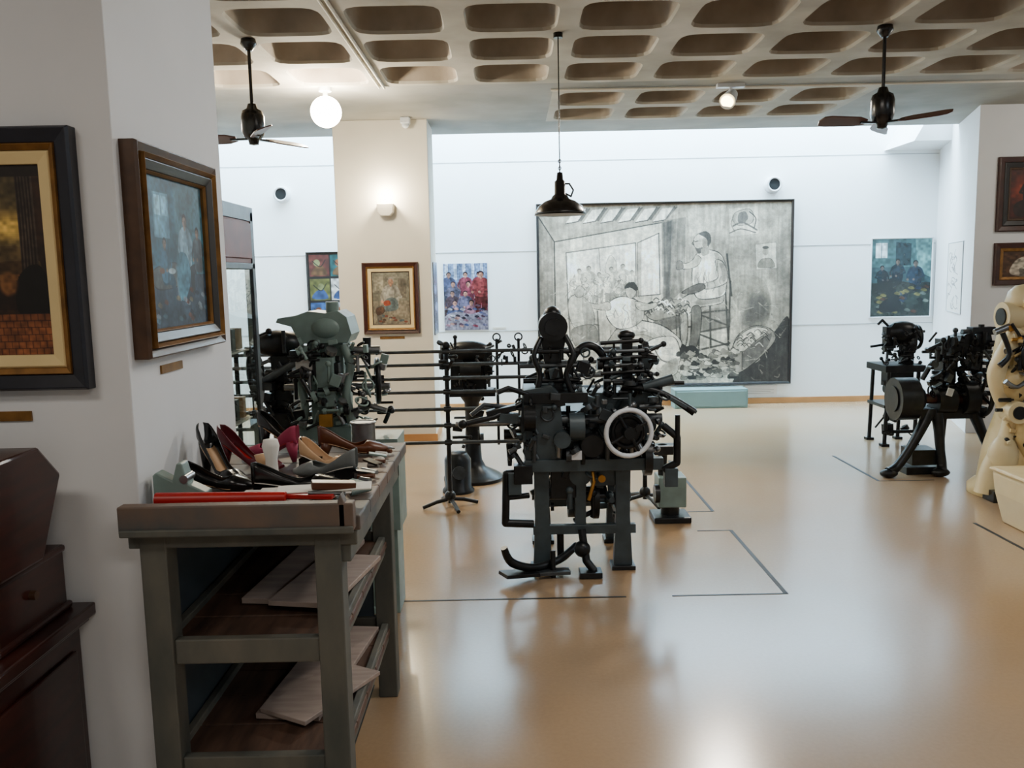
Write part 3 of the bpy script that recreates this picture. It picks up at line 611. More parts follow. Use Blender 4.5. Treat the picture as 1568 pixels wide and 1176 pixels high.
b.box((-.70,2.78,.634),(.22,.60,.018),0,(0,0,-.10)); b.box((-.60,2.62,.653),(.20,.44,.016),0,(0,.0,-.18)); b.obj('wooden_boards',[M_board],.002)
b=B(); b.box((-.66,2.75,.292),(.20,.66,.018),0,(0,0,-.12)); b.box((-.62,2.55,.310),(.18,.36,.014),0,(0,0,-.5)); b.obj('wooden_boards',[M_board],.002)

def shoe(name,loc,yaw,mt,heel=.07,L=.24,inner=M_beige,roll=0):
    vs=[];fs=[];N=22;K=18
    def ss(t): t=max(0,min(1,t)); return t*t*(3-2*t)
    for i in range(N):
        t=i/(N-1); x=t*L
        hz=heel*(1-ss(t/.68))+.004+.012*max(0,(t-.8)/.2)**2
        w=np.interp(t,[0,.05,.2,.45,.72,.88,.97,1],[.010,.024,.030,.026,.039,.030,.014,.004])
        h=np.interp(t,[0,.05,.3,.5,.68,.85,1],[.028,.032,.026,.020,.025,.018,.004])
        g=np.interp(t,[0,.05,.5,.62,.68,1],[.75,1.0,1.15,.8,.02,.02])
        zm=hz+h
        for k in range(K):
            ph=g+(2*math.pi-2*g)*k/(K-1)
            zz=zm+h*1.0*math.cos(ph); zz=max(zz,hz)
            if t<.3: zz+= (math.cos(ph)>0)*.016*(1-t/.3)
            vs.append((x,w*math.sin(ph),zz))
    for i in range(N-1):
        for k in range(K-1): fs.append((i*K+k,i*K+k+1,(i+1)*K+k+1,(i+1)*K+k))
    b=B(); b.add(vs,fs,0,True)
    if heel>.04:
        b.cyl((.028,0,heel+.01),(.018,0,0),.023,.007,0,14)
    else: b.box((.035,0,heel/2),(.06,.045,heel+.004),2)
    iv=[];n=14
    for i in range(n):
        t=.03+.62*i/(n-1); hz=heel*(1-ss(t/.68))+.012; w=np.interp(t,[0,.05,.2,.45,.72],[.010,.020,.026,.021,.033]); iv+=[(t*L,-w,hz),(t*L,w,hz)]
    b.add(iv,[(2*i,2*i+1,2*i+3,2*i+2) for i in range(n-1)],1,True)
    o=b.obj(name,[mt,inner,M_black2]); o.location=loc; o.rotation_euler=(roll,0,yaw)
    md=o.modifiers.new('thick','SOLIDIFY'); md.thickness=.002; md.offset=0
    return o
z0=zt+.002
shoe('high_heel_shoe',(-.99,2.66,z0),-.75,M_black2,.11,.25)
shoe('high_heel_shoe',(-.74,2.87,z0),2.70,M_pink,.06,inner=M_redp)
shoe('high_heel_shoe',(-.98,2.79,z0),-.30,M_maroon,.08,inner=M_redp)
shoe('high_heel_shoe',(-.94,3.10,z0),-.20,M_black2,.08)
shoe('leather_shoe',(-.76,2.41,z0),.22,M_black2,.03,.27,inner=M_paper)
shoe('leather_shoe',(-.98,2.47,z0),.02,M_black2,.025,.22)
shoe('leather_shoe',(-.49,2.60,z0),2.9,M_greyl,.03,.22,inner=M_paper)
shoe('leather_shoe',(-.70,2.75,z0),-.30,M_beige,.04,.20,inner=M_paper)
shoe('leather_shoe',(-.68,2.92,z0),.30,M_brownl,.045,.25)
b=B()
b.box((-.74,2.27,z0+.010),(.50,.13,.020),3,(0,0,0)); b.cyl((-.97,2.245,z0+.038),(-.62,2.250,z0+.036),.019,.016,0,20); b.box((-.56,2.262,z0+.036),(.14,.03,.012),0,(0,0,-.15)); b.cyl((-.56,2.255,z0+.046),(-.46,2.262,z0+.040),.006,.005,1,12)
for k in range(4): b.box((-.68+.05*k,2.30+.006*k,z0+.026+.006*k),(.26,.085,.004),2,(0,0,-.10+.08*k))
b.box((-.50,2.30,z0+.056),(.12,.04,.02),4,(0,.1,.3))
b.obj('red_leather_roll',[M_redp,M_steel,M_paper,M_greyl,M_brownl],.003)
b=B(); b.prism([(0,0),(.15,0),(.15,.03),(.10,.055),(.085,.115),(.07,.115),(.055,.065),(.01,.09),(0,.08)],(-1.02,2.345,z0),(1,0,0),(0,0,1),(0,.05,0),0); b.cyl((-.93,2.34,z0+.07),(-.93,2.40,z0+.07),.012,None,1); b.obj('shoe_stretcher_clamp',[M_green,M_steel],.004)
b=B(); b.lathe([(0,0),(.024,0),(.020,.03),(.018,.07),(.027,.11),(.022,.13),(0,.13)],(-.755,2.60,z0)); b.obj('wooden_shoe_last',[M_paper])
b=B(); b.lathe([(0,0),(.02,0),(.02,.05),(.026,.07),(0,.075)],(-.80,2.66,z0)); b.obj('wooden_shoe_last',[M_beige])
b=B(); b.cyl((-.56,3.13,z0),(-.56,3.13,z0+.09),.045,None,0,24); b.tor((-.56,3.13,z0+.09),(0,0,1),.045,.004,0); b.obj('tin_can',[M_steel])
b=B(); rg=random.Random(5)
for k in range(10):
    y=2.40+k*.065+rg.uniform(-.015,.015); x=-.45+rg.uniform(-.015,.012); l=rg.uniform(.04,.07); a=rg.uniform(-1.2,1.2)
    b.cyl((x-l*.4,y-a*.02,z0+.01),(x+l*.4,y+a*.02,z0+.012),.009,.007,rg.randrange(5),10)
    if k%2: b.box((x-.005,y+.01,z0+.022),(.06,.03,.006),rg.choice([4,3,1,0]),(0,.2,rg.uniform(-.9,.9)))
b.obj('cobbler_hand_tools',[M_brownl,M_steel,M_paper,M_black2,M_green])

# ------------------------------------------------------------------ left wooden cabinet + case
b=B()
b.bb(-2.10,-1.18,1.70,2.29,.685,.72,0); b.bb(-2.08,-1.20,1.72,2.29,.665,.685,0); b.bb(-2.05,-1.225,1.75,2.28,.04,.665,0); b.bb(-2.08,-1.20,1.72,2.285,0,.06,0)
b.bb(-1.225,-1.215,1.80,2.24,.12,.60,0); b.bb(-2.0,-1.66,1.735,1.75,.1,.62,0); b.bb(-1.62,-1.28,1.735,1.75,.1,.62,0); b.ell((-1.66,1.725,.38),(.012,.012,.012),1); b.ell((-1.60,1.725,.38),(.012,.012,.012),1)
b.obj('antique_wooden_cabinet',[M_mahog,M_brass],.008)
b=B(); b.bb(-1.78,-1.235,1.93,2.25,.72,.895,0); b.bb(-1.80,-1.225,1.915,2.26,.72,.74,0); b.bb(-1.79,-1.23,1.92,2.255,.88,.90,0)
b.prism([(1.80,1.19),(2.14,1.19),(2.235,1.10),(2.12,.90),(1.93,.90),(1.86,1.02)],(-1.80,0,0),(0,1,0),(0,0,1),(.585,0,0),0)
b.cyl((-1.235,2.08,.82),(-1.22,2.08,.82),.012,None,1)
b.obj('antique_gramophone_box',[M_mahog,M_dgold],.008)

# glass display case
b=B(); x0,x1,y0,y1=-1.70,-1.12,3.20,3.78
for x in (x0,x1-.04):
    for y in (y0,y1-.04): b.bb(x,x+.04,y,y+.04,0,1.90,0)
b.bb(x0,x1,y0,y1,1.86,1.92,0); b.bb(x0+.01,x1-.005,y0+.02,y1-.02,1.68,1.86,2); b.bb(x0+.05,x1+.004,y0+.05,y1-.05,1.70,1.85,2); b.bb(x0,x1,y0,y1,1.655,1.68,0); b.bb(x0,x1,y0,y1,.30,.36,0); b.bb(x0+.01,x1-.01,y0+.01,y1-.01,0,.30,0)
for z in (.7,1.0,1.3): b.bb(x0+.04,x1-.04,y0+.04,y1-.04,z,z+.008,5)
for z in (.36,.708,1.008,1.308):
    for k in range(5):
        b.ell((x1-.10-.09*k,y0+.15+.07*(k%3),z+.04),(.035,.09,.035),3+k%2,12,8); b.box((x1-.08,y0+.12+.09*k,z+.05),(.05,.04,.09),(4,3,2)[k%3])
b.bb(x0+.01,x0+.02,y0+.02,y1-.02,.36,1.66,5)
b.bb(x1-.012,x1-.008,y0+.04,y1-.04,.36,1.655,1)
b.obj('glass_display_case',[M_dsteel,M_glass,M_redwood,M_beige,M_greyl,M_paper],.003)

# ------------------------------------------------------------------ green shoe machine
b=B(); cx,cy=-.88,4.05
b.lathe([(.0,0),(.24,0),(.24,.03),(.17,.08),(.12,.16),(.10,.5),(.11,.75),(.13,.82),(0,.82)],(cx,cy,0),m=0)
b.bb(cx-.13,cx+.16,cy-.13,cy+.15,.78,.92,0); b.bb(cx-.07,cx+.09,cy-.08,cy+.12,.9,1.36,0)
b.prism([(-.10,0),(.12,0),(.14,.04),(.12,.12),(.08,.15),(.02,.14),(-.06,.15),(-.12,.13),(-.20,.12),(-.21,.10),(-.14,.08)],(cx,cy-.11,1.31),(1,0,0),(0,0,1),(0,.22,0),0)
b.ell((cx+.02,cy-.10,1.38),(.07,.03,.05),0); b.cyl((cx+.04,cy-.03,1.42),(cx+.04,cy-.03,1.50),.03,None,0)
b.bb(cx-.02,cx+.06,cy-.17,cy-.08,1.02,1.25,0); b.bb(cx-.04,cx+.08,cy-.15,cy-.08,1.14,1.22,3)
b.sweep([(cx+.10,cy-.1,1.30),(cx+.13,cy-.12,1.20),(cx+.11,cy-.14,1.08),(cx+.13,cy-.14,.94)],[.022,.02,.018,.024],0)
b.sweep([(cx-.08,cy-.1,1.30),(cx-.11,cy-.11,1.15),(cx-.09,cy-.12,1.02),(cx-.11,cy-.12,.92)],[.026,.022,.02,.024],0)
b.cyl((cx-.2,cy-.05,1.10),(cx+.30,cy-.05,1.10),.015,None,1); b.cyl((cx+.1,cy-.05,1.27),(cx+.26,cy-.05,1.27),.02,None,1); b.wheel((cx+.24,cy-.03,1.12),(1,.2,0),.10,.013,3,3)
b.tube([(cx+.10,cy-.12,.96),(cx+.22,cy-.16,1.02),(cx+.30,cy-.18,1.0)],.012,1)
b.cyl((cx+.2,cy-.05,1.18),(cx+.2,cy-.05,1.33),.012,.02,3); b.bb(cx-.01,cx+.05,cy-.2,cy-.17,.93,.99,2)
b.bb(cx-.12,cx-.04,cy-.14,cy-.12,1.19,1.26,4)
b.clutter(cx-.12,cx+.22,cy-.20,cy-.10,.92,1.32,120,1,(0,1,3,3,0),.10,.007)
b.clutter(cx+.08,cx+.28,cy-.1,cy+.05,.92,1.28,25,2,(3,1,0),.10,.008)
b.bb(cx-.06,cx+.24,cy-.22,cy+.0,.80,.84,0); b.bb(cx+.14,cx+.34,cy-.15,cy+.1,.42,.86,0)
b.bb(cx+.12,cx+.32,cy-.12,cy+.08,0,.42,0)
b.obj('shoe_stitching_machine',[M_green,M_steel,M_brass,M_black,M_paper],.006)
b=B(); cx,cy=-1.20,4.48
b.lathe([(0,0),(.22,0),(.22,.03),(.1,.1),(.07,.4),(.08,.8),(.12,.85),(0,.85)],(cx,cy,0),m=0)
b.bb(cx-.17,cx+.12,cy-.12,cy+.12,.84,.92,0); b.bb(cx-.06,cx+.05,cy-.06,cy+.08,.9,1.26,0); b.ell((cx-.02,cy-.05,1.28),(.14,.09,.07),0); b.wheel((cx-.14,cy-.06,1.12),(1,0,.1),.12,.014,0,0)
b.cyl((cx-.15,cy-.1,1.05),(cx+.15,cy-.12,1.22),.02,None,1); b.clutter(cx-.18,cx+.14,cy-.14,cy+.02,.88,1.34,90,5,(0,0,0,1,2),.12,.009)
b.obj('eyelet_machine',[M_black,M_dsteel,M_steel],.004)

# ------------------------------------------------------------------ rail rack
b=B(); yr=5.83
for x,zt_ in ((-.45,1.14),(.92,1.12),(-1.9,1.14)):
    b.cyl((x,yr,.03),(x,yr,zt_),.016,None,0)
    for a in (0,90,180,270):
        t=math.radians(a+20); d=Vector((math.cos(t),math.sin(t),0)); p=Vector((x,yr,.06))
        b.tube([p,p+d*.10+Vector((0,0,-.015)),p+d*.20+Vector((0,0,-.045))],.014,0)
    b.ell((x,yr,.08),(.04,.04,.04),0); b.ell((x,yr,zt_),(.028,.028,.028),0)
for x in (-.10,.05): b.cyl((x,yr,.44),(x,yr,1.18),.010,None,0); b.tor((x,yr,1.19),(0,1,0),.025,.006,0,16,6)
for z in (1.10,1.01,.915,.82,.70,.585,.465):
    b.cyl((-1.95,yr-.02,z),(1.0,yr-.02,z),.0125,None,1,10); b.ell((1.0,yr-.02,z),(.018,.018,.018),0,10,8)
    for x in (-.45,.92): b.box((x,yr-.01,z),(.05,.04,.035),0)
b.clutter(-.5,-.38,yr-.04,yr+.02,.95,1.16,12,4,(0,),.09,.008); b.clutter(-.14,.1,yr-.04,yr+.02,1.0,1.18,14,6,(0,),.09,.008)
b.obj('metal_rail_rack',[M_black,M_dsteel],.002)

b=B(); cx,cy=-.32,6.65
b.lathe([(0,0),(.24,0),(.24,.025),(.20,.05),(.10,.10),(.07,.16),(.055,.45),(.06,.62),(.10,.68),(0,.68)],(cx,cy,0),m=0)
b.bb(cx-.17,cx+.19,cy-.12,cy+.14,.68,.72,0); b.bb(cx-.16,cx-.06,cy-.06,cy+.06,.72,1.0,0); b.ell((cx-.02,cy,1.02),(.19,.08,.09),0); b.bb(cx+.10,cx+.17,cy-.05,cy+.05,.84,1.02,0)
b.cyl((cx+.14,cy,.74),(cx+.14,cy,.84),.012,None,1); b.wheel((cx-.22,cy,1.0),(1,0,0),.09,.015,0,0); b.cyl((cx-.08,cy-.10,.88),(cx+.08,cy-.10,.88),.06,None,0); b.bb(cx-.12,cx+.12,cy-.03,cy+.08,.72,.98,0)
b.clutter(cx-.15,cx+.17,cy-.12,cy,.72,1.08,40,9,(0,0,1),.10,.009); b.clutter(cx-.12,cx+.1,cy-.1,cy+.02,.25,.65,14,19,(0,0,1),.16,.009)
b.obj('pedestal_sewing_machine',[M_black,M_dsteel],.004)
b=B(); cx,cy=-.42,6.26
b.lathe([(0,0),(.12,0),(.12,.02),(.10,.04),(.10,.25),(.07,.30),(0,.31)],(cx,cy,0),m=0); b.cyl((cx,cy,.15),(cx+.02,cy-.13,.17),.05,None,1); b.obj('iron_counterweight',[M_black,M_dsteel],.004)

# ------------------------------------------------------------------ centre machine
b=B()   # 0 black,1 slate,2 steel,3 dsteel,4 rim enamel,5 brass
for x,y in ((.15,4.52),(.59,4.52),(.17,5.0),(.60,5.0)):
    b.prism([(-.052,0),(.052,0),(.038,.30),(.042,.60),(-.042,.60),(-.038,.30)],(x,y-.03,0),(1,0,0),(0,0,1),(0,.06,0),1); b.box((x,y,.012),(.13,.12,.024),0)
b.bb(.10,.66,4.49,4.53,.20,.25,1); b.bb(.12,.64,4.98,5.02,.22,.27,1); b.bb(.12,.16,4.5,5.0,.22,.26,0); b.bb(.58,.62,4.5,5.0,.22,.26,0)
b.bb(.06,.80,4.44,4.50,.56,.625,1); b.bb(.06,.78,4.5,5.05,.57,.61,0); b.bb(.0,.10,4.42,4.5,.50,.60,0)
b.bb(.33,.39,4.5,4.56,.22,.58,1); b.cyl((.25,4.55,.05),(.25,4.55,.22),.02,None,0); b.cyl((.10,4.70,.36),(.66,4.70,.36),.02,None,3); b.cyl((.44,4.66,.36),(.47,4.66,.36),.12,None,0,28); b.cyl((.3,4.66,.34),(.34,4.66,.34),.09,None,1,28)
b.bb(.20,.34,4.50,4.60,.40,.56,0); b.bb(.42,.56,4.52,4.62,.46,.57,1)
b.tube([(.10,4.5,.55),(-.04,4.46,.55),(-.05,4.46,.28),(.10,4.5,.26)],.022,0); b.tube([(-.05,4.46,.42),(.08,4.5,.42)],.016,0); b.bb(-.03,.04,4.43,4.49,.44,.56,1)
b.sweep([(-.06,4.28,.20),(-.02,4.31,.11),(.10,4.37,.06),(.24,4.46,.07),(.34,4.55,.12)],[.018,.024,.02,.022,.02],0); b.box((.02,4.32,.045),(.20,.10,.02),0,(0,.12,.5)); b.box((.20,4.38,.03),(.18,.07,.02),3,(0,0,.1)); b.cyl((.20,4.38,.0),(.20,4.40,.14),.015,None,0)
b.tube([(.36,4.45,.24),(.38,4.40,.08),(.42,4.38,.03)],.022,0); b.box((.40,4.38,.02),(.12,.10,.03),0); b.ell((.36,4.42,.14),(.045,.045,.045),0)
b.prism([(-.09,-.06),(.09,-.06),(.11,.14),(.09,.36),(.05,.40),(-.10,.38),(-.12,.2)],(.16,4.46,.62),(1,0,0),(0,0,1),(0,.30,0),1)
b.bb(.20,.74,4.62,4.95,.62,.86,1); b.bb(.28,.56,4.50,4.64,.60,.72,0); b.bb(.06,.40,4.44,4.66,.93,.985,0); b.bb(.42,.82,4.60,4.82,.86,.96,1)
b.cyl((.0,4.5,.83),(.80,4.5,.83),.028,None,3); b.cyl((-.05,4.55,.75),(.3,4.55,.75),.03,None,0); b.cyl((.06,4.42,.86),(.12,4.42,.86),.07,None,0,24); b.cyl((.30,4.46,.80),(.38,4.46,.80),.075,None,1,24)
b.cyl((.42,4.42,.70),(.42,4.50,.70),.06,None,0,24); b.cyl((.26,4.40,.74),(.26,4.50,.74),.045,None,1,24); b.cyl((.70,4.5,.62),(.74,4.5,.62),.10,None,0,28)
b.box((.335,4.41,.655),(.055,.006,.05),4)
b.tube([(.80,4.45,.80),(.87,4.43,.74),(.87,4.43,.60),(.80,4.45,.56)],.02,0); b.cyl((.87,4.42,.72),(.87,4.42,.86),.014,None,0); b.box((.84,4.45,.52),(.07,.06,.1),1)
b.tube([(.10,4.50,.95),(-.10,4.40,.87),(-.28,4.35,.84)],.015,0); b.tube([(.05,4.48,.90),(-.15,4.45,.93),(-.22,4.42,.88)],.012,3); b.cyl((-.30,4.4,.84),(-.02,4.45,.83),.010,None,2); b.tube([(.08,4.46,.98),(-.02,4.42,1.02),(-.08,4.4,1.0)],.014,0)
b.box((-.06,4.44,.90),(.16,.07,.03),0,(0,-.2,0)); b.box((-.02,4.44,.86),(.10,.08,.05),1,(0,.1,0)); b.ell((-.26,4.35,.845),(.025,.025,.025),0)
b.sweep([(.60,4.55,1.0),(.72,4.5,.99),(.82,4.47,.96),(.96,4.42,.87)],[.02,.018,.016,.022],0); b.box((.90,4.44,.91),(.16,.05,.02),1,(0,.5,0)); b.cyl((.55,4.55,1.02),(.92,4.5,1.02),.012,None,0); b.cyl((.70,4.5,1.0),(.86,4.5,1.04),.02,.03,1)
b.wheel((.60,4.33,.785),(.12,-1,.05),.120,.013,4,0,4,.032,.5); b.cyl((.60,4.36,.785),(.60,4.62,.765),.03,None,0); b.cyl((.645,4.32,.82),(.645,4.27,.82),.014,.018,0); b.tor((.60,4.37,.785),(.12,-1,.05),.08,.012,0); b.cyl((.60,4.38,.785),(.60,4.42,.785),.085,None,0,28)
b.prism([(-.05,0),(.07,0),(.05,.18),(.08,.30),(-.06,.30),(-.04,.15)],(.22,4.58,.97),(1,0,0),(0,0,1),(0,.12,0),0)
b.cyl((.225,4.52,1.33),(.225,4.66,1.33),.078,None,0,28); b.cyl((.225,4.50,1.33),(.225,4.52,1.33),.045,None,0,24); b.ell((.225,4.6,1.39),(.05,.06,.05),0); b.sweep([(.16,4.55,1.27),(.12,4.5,1.18),(.15,4.5,1.08),(.13,4.5,.98)],[.016,.014,.014,.018],0); b.sweep([(.29,4.55,1.28),(.33,4.5,1.18),(.29,4.5,1.08),(.32,4.5,.98)],[.016,.014,.014,.018],0)
b.cyl((.04,4.55,1.12),(.36,4.55,1.12),.012,None,3); b.cyl((.06,4.55,1.04),(.36,4.55,1.04),.014,None,0); b.cyl((.10,4.52,1.20),(.36,4.52,1.20),.012,None,0)
b.sweep([(.32,4.62,.95),(.32,4.62,1.10),(.36,4.62,1.19),(.42,4.62,1.22),(.48,4.62,1.19),(.52,4.62,1.10),(.52,4.62,.95)],[.022]*7,0)
b.bb(.60,.66,4.60,4.68,.95,1.26,0); b.cyl((.70,4.6,.95),(.70,4.6,1.22),.012,None,0); b.cyl((.56,4.6,.95),(.56,4.6,1.20),.010,None,3)
for k,z in enumerate((1.03,1.07,1.11,1.15,1.19,1.235)): b.cyl((.50-.02*(k%2),4.57,z),(.76-.03*(k%3),4.57,z+.01*(k%2)),.011,None,0 if k%2 else 3,10); b.ell((.76-.03*(k%3),4.57,z+.01*(k%2)),(.017,.017,.017),0,10,6)
b.ell((.63,4.64,1.27),(.05,.04,.03),0)
for k in range(6):
    b.cyl((-.02+.13*k,4.44,.60+.02*(k%3)),(-.02+.13*k,4.44,.72+.03*(k%2)),.012,.02,(0,3,2)[k%3],10)
b.clutter(.05,.80,4.42,4.62,.62,.97,150,21,(0,1,1,3,3,2),.12,.009)
b.clutter(.10,.80,4.50,4.75,.95,1.20,100,22,(0,0,1,3,1),.12,.009)
b.clutter(.12,.60,4.50,4.8,.25,.56,36,23,(0,0,1),.16,.012)
b.clutter(-.02,.12,4.40,4.5,.60,.98,30,24,(0,1,3),.10,.010)
b.tube([(.42,4.5,.60),(.43,4.46,.50),(.40,4.45,.40)],.01,5); b.cyl((.47,4.45,.52),(.47,4.43,.52),.02,None,5,16)
b.obj('shoe_lasting_machine',[M_black,M_slate,M_steel,M_dsteel,M_rim,M_brass],.004)

b=B(); cx,cy=1.02,5.42
b.bb(cx-.09,cx+.09,cy-.09,cy+.09,.10,.30,0); b.bb(cx-.12,cx+.12,cy-.11,cy+.11,.0,.04,1); b.cyl((cx,cy,.04),(cx,cy,.10),.06,None,1); b.cyl((cx-.05,cy,.3),(cx-.05,cy,.5),.03,None,1); b.bb(cx-.12,cx+.05,cy-.06,cy+.06,.44,.50,1); b.cyl((cx-.12,cy-.1,.2),(cx-.09,cy-.1,.2),.06,None,1)
b.obj('electric_motor_unit',[M_green,M_black],.008)

# ------------------------------------------------------------------ right-hand machines
b=B(); cx,cy=3.55,7.75
for x in (cx-.17,cx+.10):
    for y in (cy-.15,cy+.18): b.cyl((x,y,0),(x+.02,y,.72),.018,None,0); b.box((x,y,.012),(.07,.07,.024),0)
b.bb(cx-.20,cx+.15,cy-.17,cy-.15,.12,.15,0); b.bb(cx-.19,cx+.14,cy-.17,cy+.2,.35,.38,0); b.bb(cx-.20,cx+.16,cy-.2,cy+.22,.68,.74,0)
b.bb(cx-.12,cx+.12,cy-.06,cy+.08,.56,.70,0)
b.bb(cx+.02,cx+.12,cy-.05,cy+.05,.74,1.0,0); b.ell((cx+.02,cy,1.02),(.17,.08,.11),0); b.bb(cx-.14,cx-.07,cy-.05,cy+.04,.86,1.08,0); b.cyl((cx-.105,cy,.74),(cx-.105,cy,.86),.012,None,1); b.cyl((cx-.26,cy,.9),(cx-.1,cy,.92),.012,None,0)
b.wheel((cx+.16,cy,.98),(1,0,0),.10,.016,0,0); b.tube([(cx-.1,cy,1.08),(cx-.16,cy,1.14),(cx-.2,cy,1.10)],.012,0); b.clutter(cx-.18,cx+.15,cy-.12,cy,.74,1.1,60,31,(0,0,1),.10,.009); b.clutter(cx-.16,cx+.1,cy-.14,cy,.1,.66,20,32,(0,),.2,.01)
b.obj('treadle_sewing_machine',[M_black,M_dsteel],.004)

b=B(); cx,cy=3.36,6.62
b.cyl((cx-.40,cy-.10,.60),(cx-.24,cy-.10,.60),.165,.165,0,32); b.cyl((cx-.24,cy-.1,.60),(cx-.18,cy-.1,.60),.12,.08,0,28); b.cyl((cx-.41,cy-.1,.60),(cx-.405,cy-.1,.60),.10,None,0,28); b.cyl((cx-.2,cy-.1,.6),(cx+.32,cy-.1,.58),.04,None,2)
b.cyl((cx-.08,cy-.1,.58),(cx+.06,cy-.1,.58),.10,None,0,28); b.cyl((cx+.12,cy-.1,.60),(cx+.22,cy-.1,.60),.13,None,0,28); b.wheel((cx+.28,cy-.1,.62),(1,0,0),.16,.018,0,0)
for sx,ex in ((-.12,-.44),(-.06,-.04),(.22,.42)):
    b.sweep([(cx+sx,cy-.1,.50),(cx+(sx*.8+ex*.2),cy-.13,.38),(cx+(sx*.45+ex*.55),cy-.16,.20),(cx+(sx*.15+ex*.85),cy-.18,.08),(cx+ex-.02,cy-.20,.04)],[.05,.04,.034,.036,.045],0); b.ell((cx+ex-.02,cy-.20,.035),(.07,.05,.035),0)
b.tube([(cx+.1,cy+.1,.5),(cx+.15,cy+.25,.03)],.03,0); b.bb(cx-.20,cx+.30,cy-.14,cy+.16,.44,.52,0); b.box((cx-.16,cy-.05,.14),(.20,.2,.12),0); b.box((cx-.16,cy-.05,.03),(.26,.16,.06),0)
b.bb(cx+.0,cx+.10,cy-.05,cy+.1,.52,1.05,0); b.prism([(-.02,0),(.30,0),(.38,.05),(.36,.14),(.20,.16),(.0,.10)],(cx-.0,cy-.06,.94),(1,0,0),(0,0,1),(0,.14,0),0); b.cyl((cx+.30,cy-.02,.6),(cx+.30,cy-.02,1.16),.022,None,0); b.cyl((cx+.16,cy,1.1),(cx+.40,cy,1.1),.025,None,1); b.bb(cx+.22,cx+.40,cy-.05,cy+.05,1.08,1.14,0)
b.tube([(cx,cy,.9),(cx-.1,cy-.05,.85),(cx-.16,cy-.05,.74)],.02,0); b.box((cx-.02,cy-.21,.66),(.05,.01,.06),3,(0,.3,0)); b.cyl((cx-.02,cy-.20,.66),(cx-.02,cy-.215,.66),.02,None,3)
b.clutter(cx-.12,cx+.42,cy-.16,cy+.02,.62,1.08,130,41,(0,0,0,1,0),.13,.011); b.clutter(cx-.1,cx+.4,cy-.12,cy+.1,.46,.62,20,42,(0,),.14,.012)
b.obj('cast_iron_press_machine',[M_black,M_dsteel,M_mahog,M_white2],.004)

# cream / yellow press: rounded castings
b=B(); cx,cy=3.58,5.85
b.sweep([(cx-.02,cy+.05,.04),(cx-.04,cy+.05,.30),(cx-.02,cy+.05,.60),(cx-.05,cy+.05,.90),(cx-.03,cy+.05,1.22)],[.26,.20,.14,.16,.13],0,20)
b.sweep([(cx-.30,cy-.08,.04),(cx-.27,cy-.08,.22),(cx-.18,cy-.08,.42),(cx-.15,cy-.08,.58),(cx-.22,cy-.08,.72),(cx-.26,cy-.08,.88),(cx-.20,cy-.08,1.04),(cx-.12,cy-.06,1.16)],[.07,.06,.05,.05,.055,.06,.055,.06],1,14)
b.sweep([(cx+.02,cy-.14,.06),(cx-.02,cy-.14,.28),(cx-.10,cy-.13,.48),(cx-.04,cy-.13,.70),(cx-.12,cy-.12,.92),(cx-.06,cy-.10,1.14)],[.06,.05,.045,.045,.045,.05],0,14)
b.ell((cx-.20,cy-.10,.30),(.10,.09,.15),1); b.ell((cx-.14,cy-.09,.80),(.12,.09,.13),0)
b.lathe([(0,0),(.30,0),(.30,.05),(.26,.09),(.20,.12),(0,.12)],(cx-.02,cy+.05,0),m=0,n=32)
b.cyl((cx-.20,cy,1.26),(cx+.16,cy,1.26),.10,.10,1,28); b.lathe([(0,0),(.10,0),(.11,.03),(.09,.10),(.05,.14),(0,.15)],(cx-.06,cy,1.33),m=1); b.cyl((cx-.06,cy-.13,1.36),(cx-.06,cy-.06,1.36),.05,.06,1,20); b.cyl((cx-.02,cy-.02,1.45),(cx-.02,cy-.02,1.54),.014,None,2); b.ell((cx-.02,cy-.02,1.54),(.025,.025,.02),3)
b.cyl((cx-.21,cy,1.26),(cx-.20,cy,1.26),.06,None,3,20)
b.cyl((cx-.16,cy-.20,.62),(cx-.16,cy-.06,.62),.075,None,1,28); b.cyl((cx-.16,cy-.21,.62),(cx-.16,cy-.20,.62),.045,None,3,24)
b.cyl((cx+.02,cy-.20,.48),(cx+.02,cy-.08,.48),.11,None,0,28); b.tor((cx+.02,cy-.20,.48),(0,1,0),.09,.014,3); b.wheel((cx-.03,cy-.20,1.0),(0,1,0),.13,.014,3,3)
b.sweep([(cx-.28,cy-.16,1.16),(cx-.24,cy-.18,1.02),(cx-.30,cy-.18,.94)],[.018,.016,.02],3); b.sweep([(cx-.10,cy-.20,.86),(cx-.20,cy-.22,.80),(cx-.28,cy-.22,.84)],[.014,.014,.018],5)
b.clutter(cx-.24,cx+.06,cy-.19,cy-.10,.35,1.20,110,51,(1,0,3,3,2,5,3),.11,.010)
b.box((cx-.26,cy-.14,.04),(.10,.14,.08),4); b.cyl((cx-.30,cy-.10,1.16),(cx-.2,cy-.10,1.20),.022,None,5)
b.obj('yellow_leather_press',[M_yel,M_cream,M_brass,M_black,M_black2,M_steel],.006)
b=B(); b.prism([(0,0),(.42,0),(.45,.20),(.46,.33),(.42,.35),(-.05,.35),(-.08,.33),(-.06,.20)],(3.08,4.85,0),(1,0,0),(0,0,1),(0,.36,0),0); b.bb(2.99,3.55,4.83,5.23,.335,.36,1); b.obj('cream_metal_bin',[M_cream,M_yel],.018)

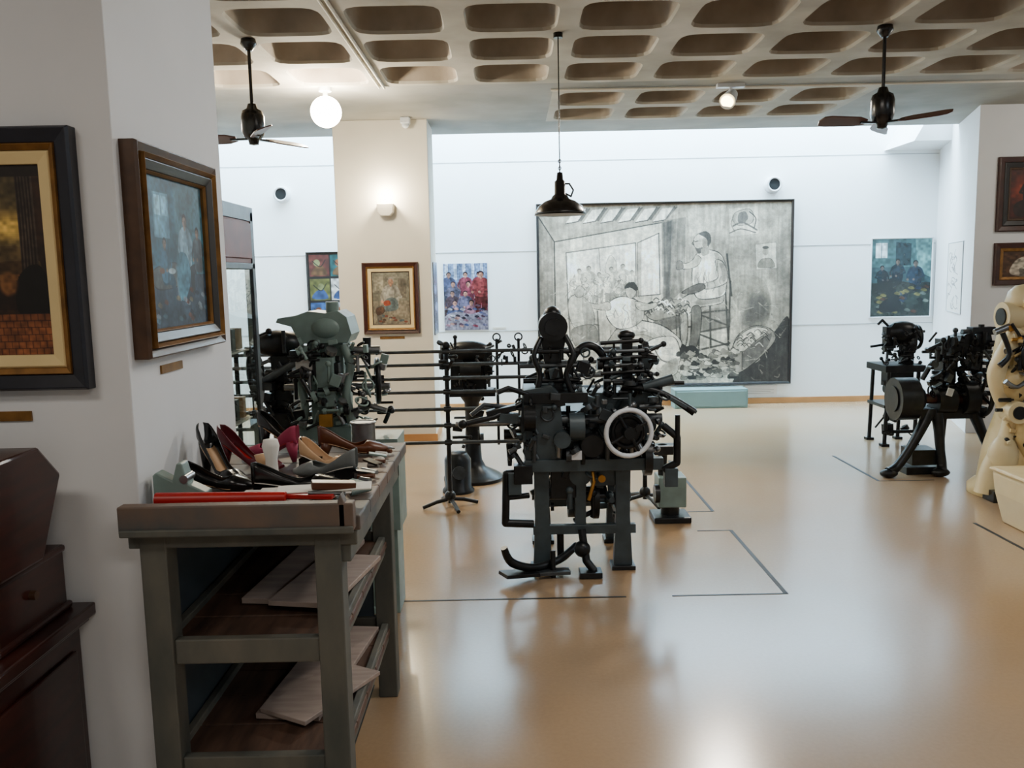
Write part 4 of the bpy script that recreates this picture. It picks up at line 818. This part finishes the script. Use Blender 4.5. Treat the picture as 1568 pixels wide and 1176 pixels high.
# ------------------------------------------------------------------ lights
def area(name,loc,sx,sy,en,col,rot=(0,0,0)):
    l=bpy.data.lights.new(name,'AREA'); l.shape='RECTANGLE'; l.size=sx; l.size_y=sy; l.energy=en; l.color=col
    o=bpy.data.objects.new(name,l); bpy.context.scene.collection.objects.link(o); o.location=loc; o.rotation_euler=rot; return o
def point(name,loc,en,col,r=.08):
    l=bpy.data.lights.new(name,'POINT'); l.energy=en; l.color=col; l.shadow_soft_size=r
    o=bpy.data.objects.new(name,l); bpy.context.scene.collection.objects.link(o); o.location=loc; return o
def spot(name,loc,tgt,en,col,ang=90,r=.06):
    l=bpy.data.lights.new(name,'SPOT'); l.energy=en; l.color=col; l.spot_size=math.radians(ang); l.spot_blend=.6; l.shadow_soft_size=r
    o=bpy.data.objects.new(name,l); bpy.context.scene.collection.objects.link(o); o.location=loc
    o.rotation_euler=(Vector(tgt)-Vector(loc)).to_track_quat('-Z','Y').to_euler(); return o
area('skylight_daylight',(.8,9.75,4.65),8.6,1.0,1050,(.64,.86,1.0))
area('ceiling_fill_light',(1.2,3.2,H-.01),1.2,.5,34,(1,.93,.84))  # added warm ambient fill, out of view, no fixture here
area('ceiling_fill_light',(3.8,2.4,H-.01),1.2,.5,44,(.78,.89,1))  # added cool fill from the right, cools the left pier, no fixture
area('ceiling_fill_light',(1.0,-1.0,H-.01),1.6,.8,46,(1,.94,.87))  # added ambient fill behind the camera, no fixture
area('ceiling_fill_light',(-1.8,.3,H-.01),1.0,.5,26,(1,.91,.80))  # added warm fill for the near left, unseen, no fixture
point('globe_light',(-1.42,6.64,2.84),130,(1,.88,.66),.07)
point('sconce_light',(-1.17,8.19,2.39),28,(1,.86,.60),.03)
spot('ceiling_spot_light',(1.77,6.93,2.90),(.6,4.0,0),230,(1,.91,.78),110,.12)
point('bay_light',(-2.6,6.3,2.7),30,(1,.90,.76),.1)
point('right_bay_light',(5.2,6.5,2.8),38,(1,.93,.82),.1)
w=bpy.data.worlds.new('world'); w.use_nodes=True; w.node_tree.nodes['Background'].inputs[0].default_value=(.6,.75,1,1); w.node_tree.nodes['Background'].inputs[1].default_value=.4
bpy.context.scene.world=w

# ------------------------------------------------------------------ camera
cd=bpy.data.cameras.new('camera'); cd.sensor_width=36; cd.lens=29.85; cd.clip_start=.05
co=bpy.data.objects.new('camera',cd); bpy.context.scene.collection.objects.link(co)
co.matrix_world=Matrix.Translation((0,0,1.6))@Matrix.Rotation(math.radians(90-7.2),4,'X')@Matrix.Rotation(-.02,4,'Z')
bpy.context.scene.camera=co
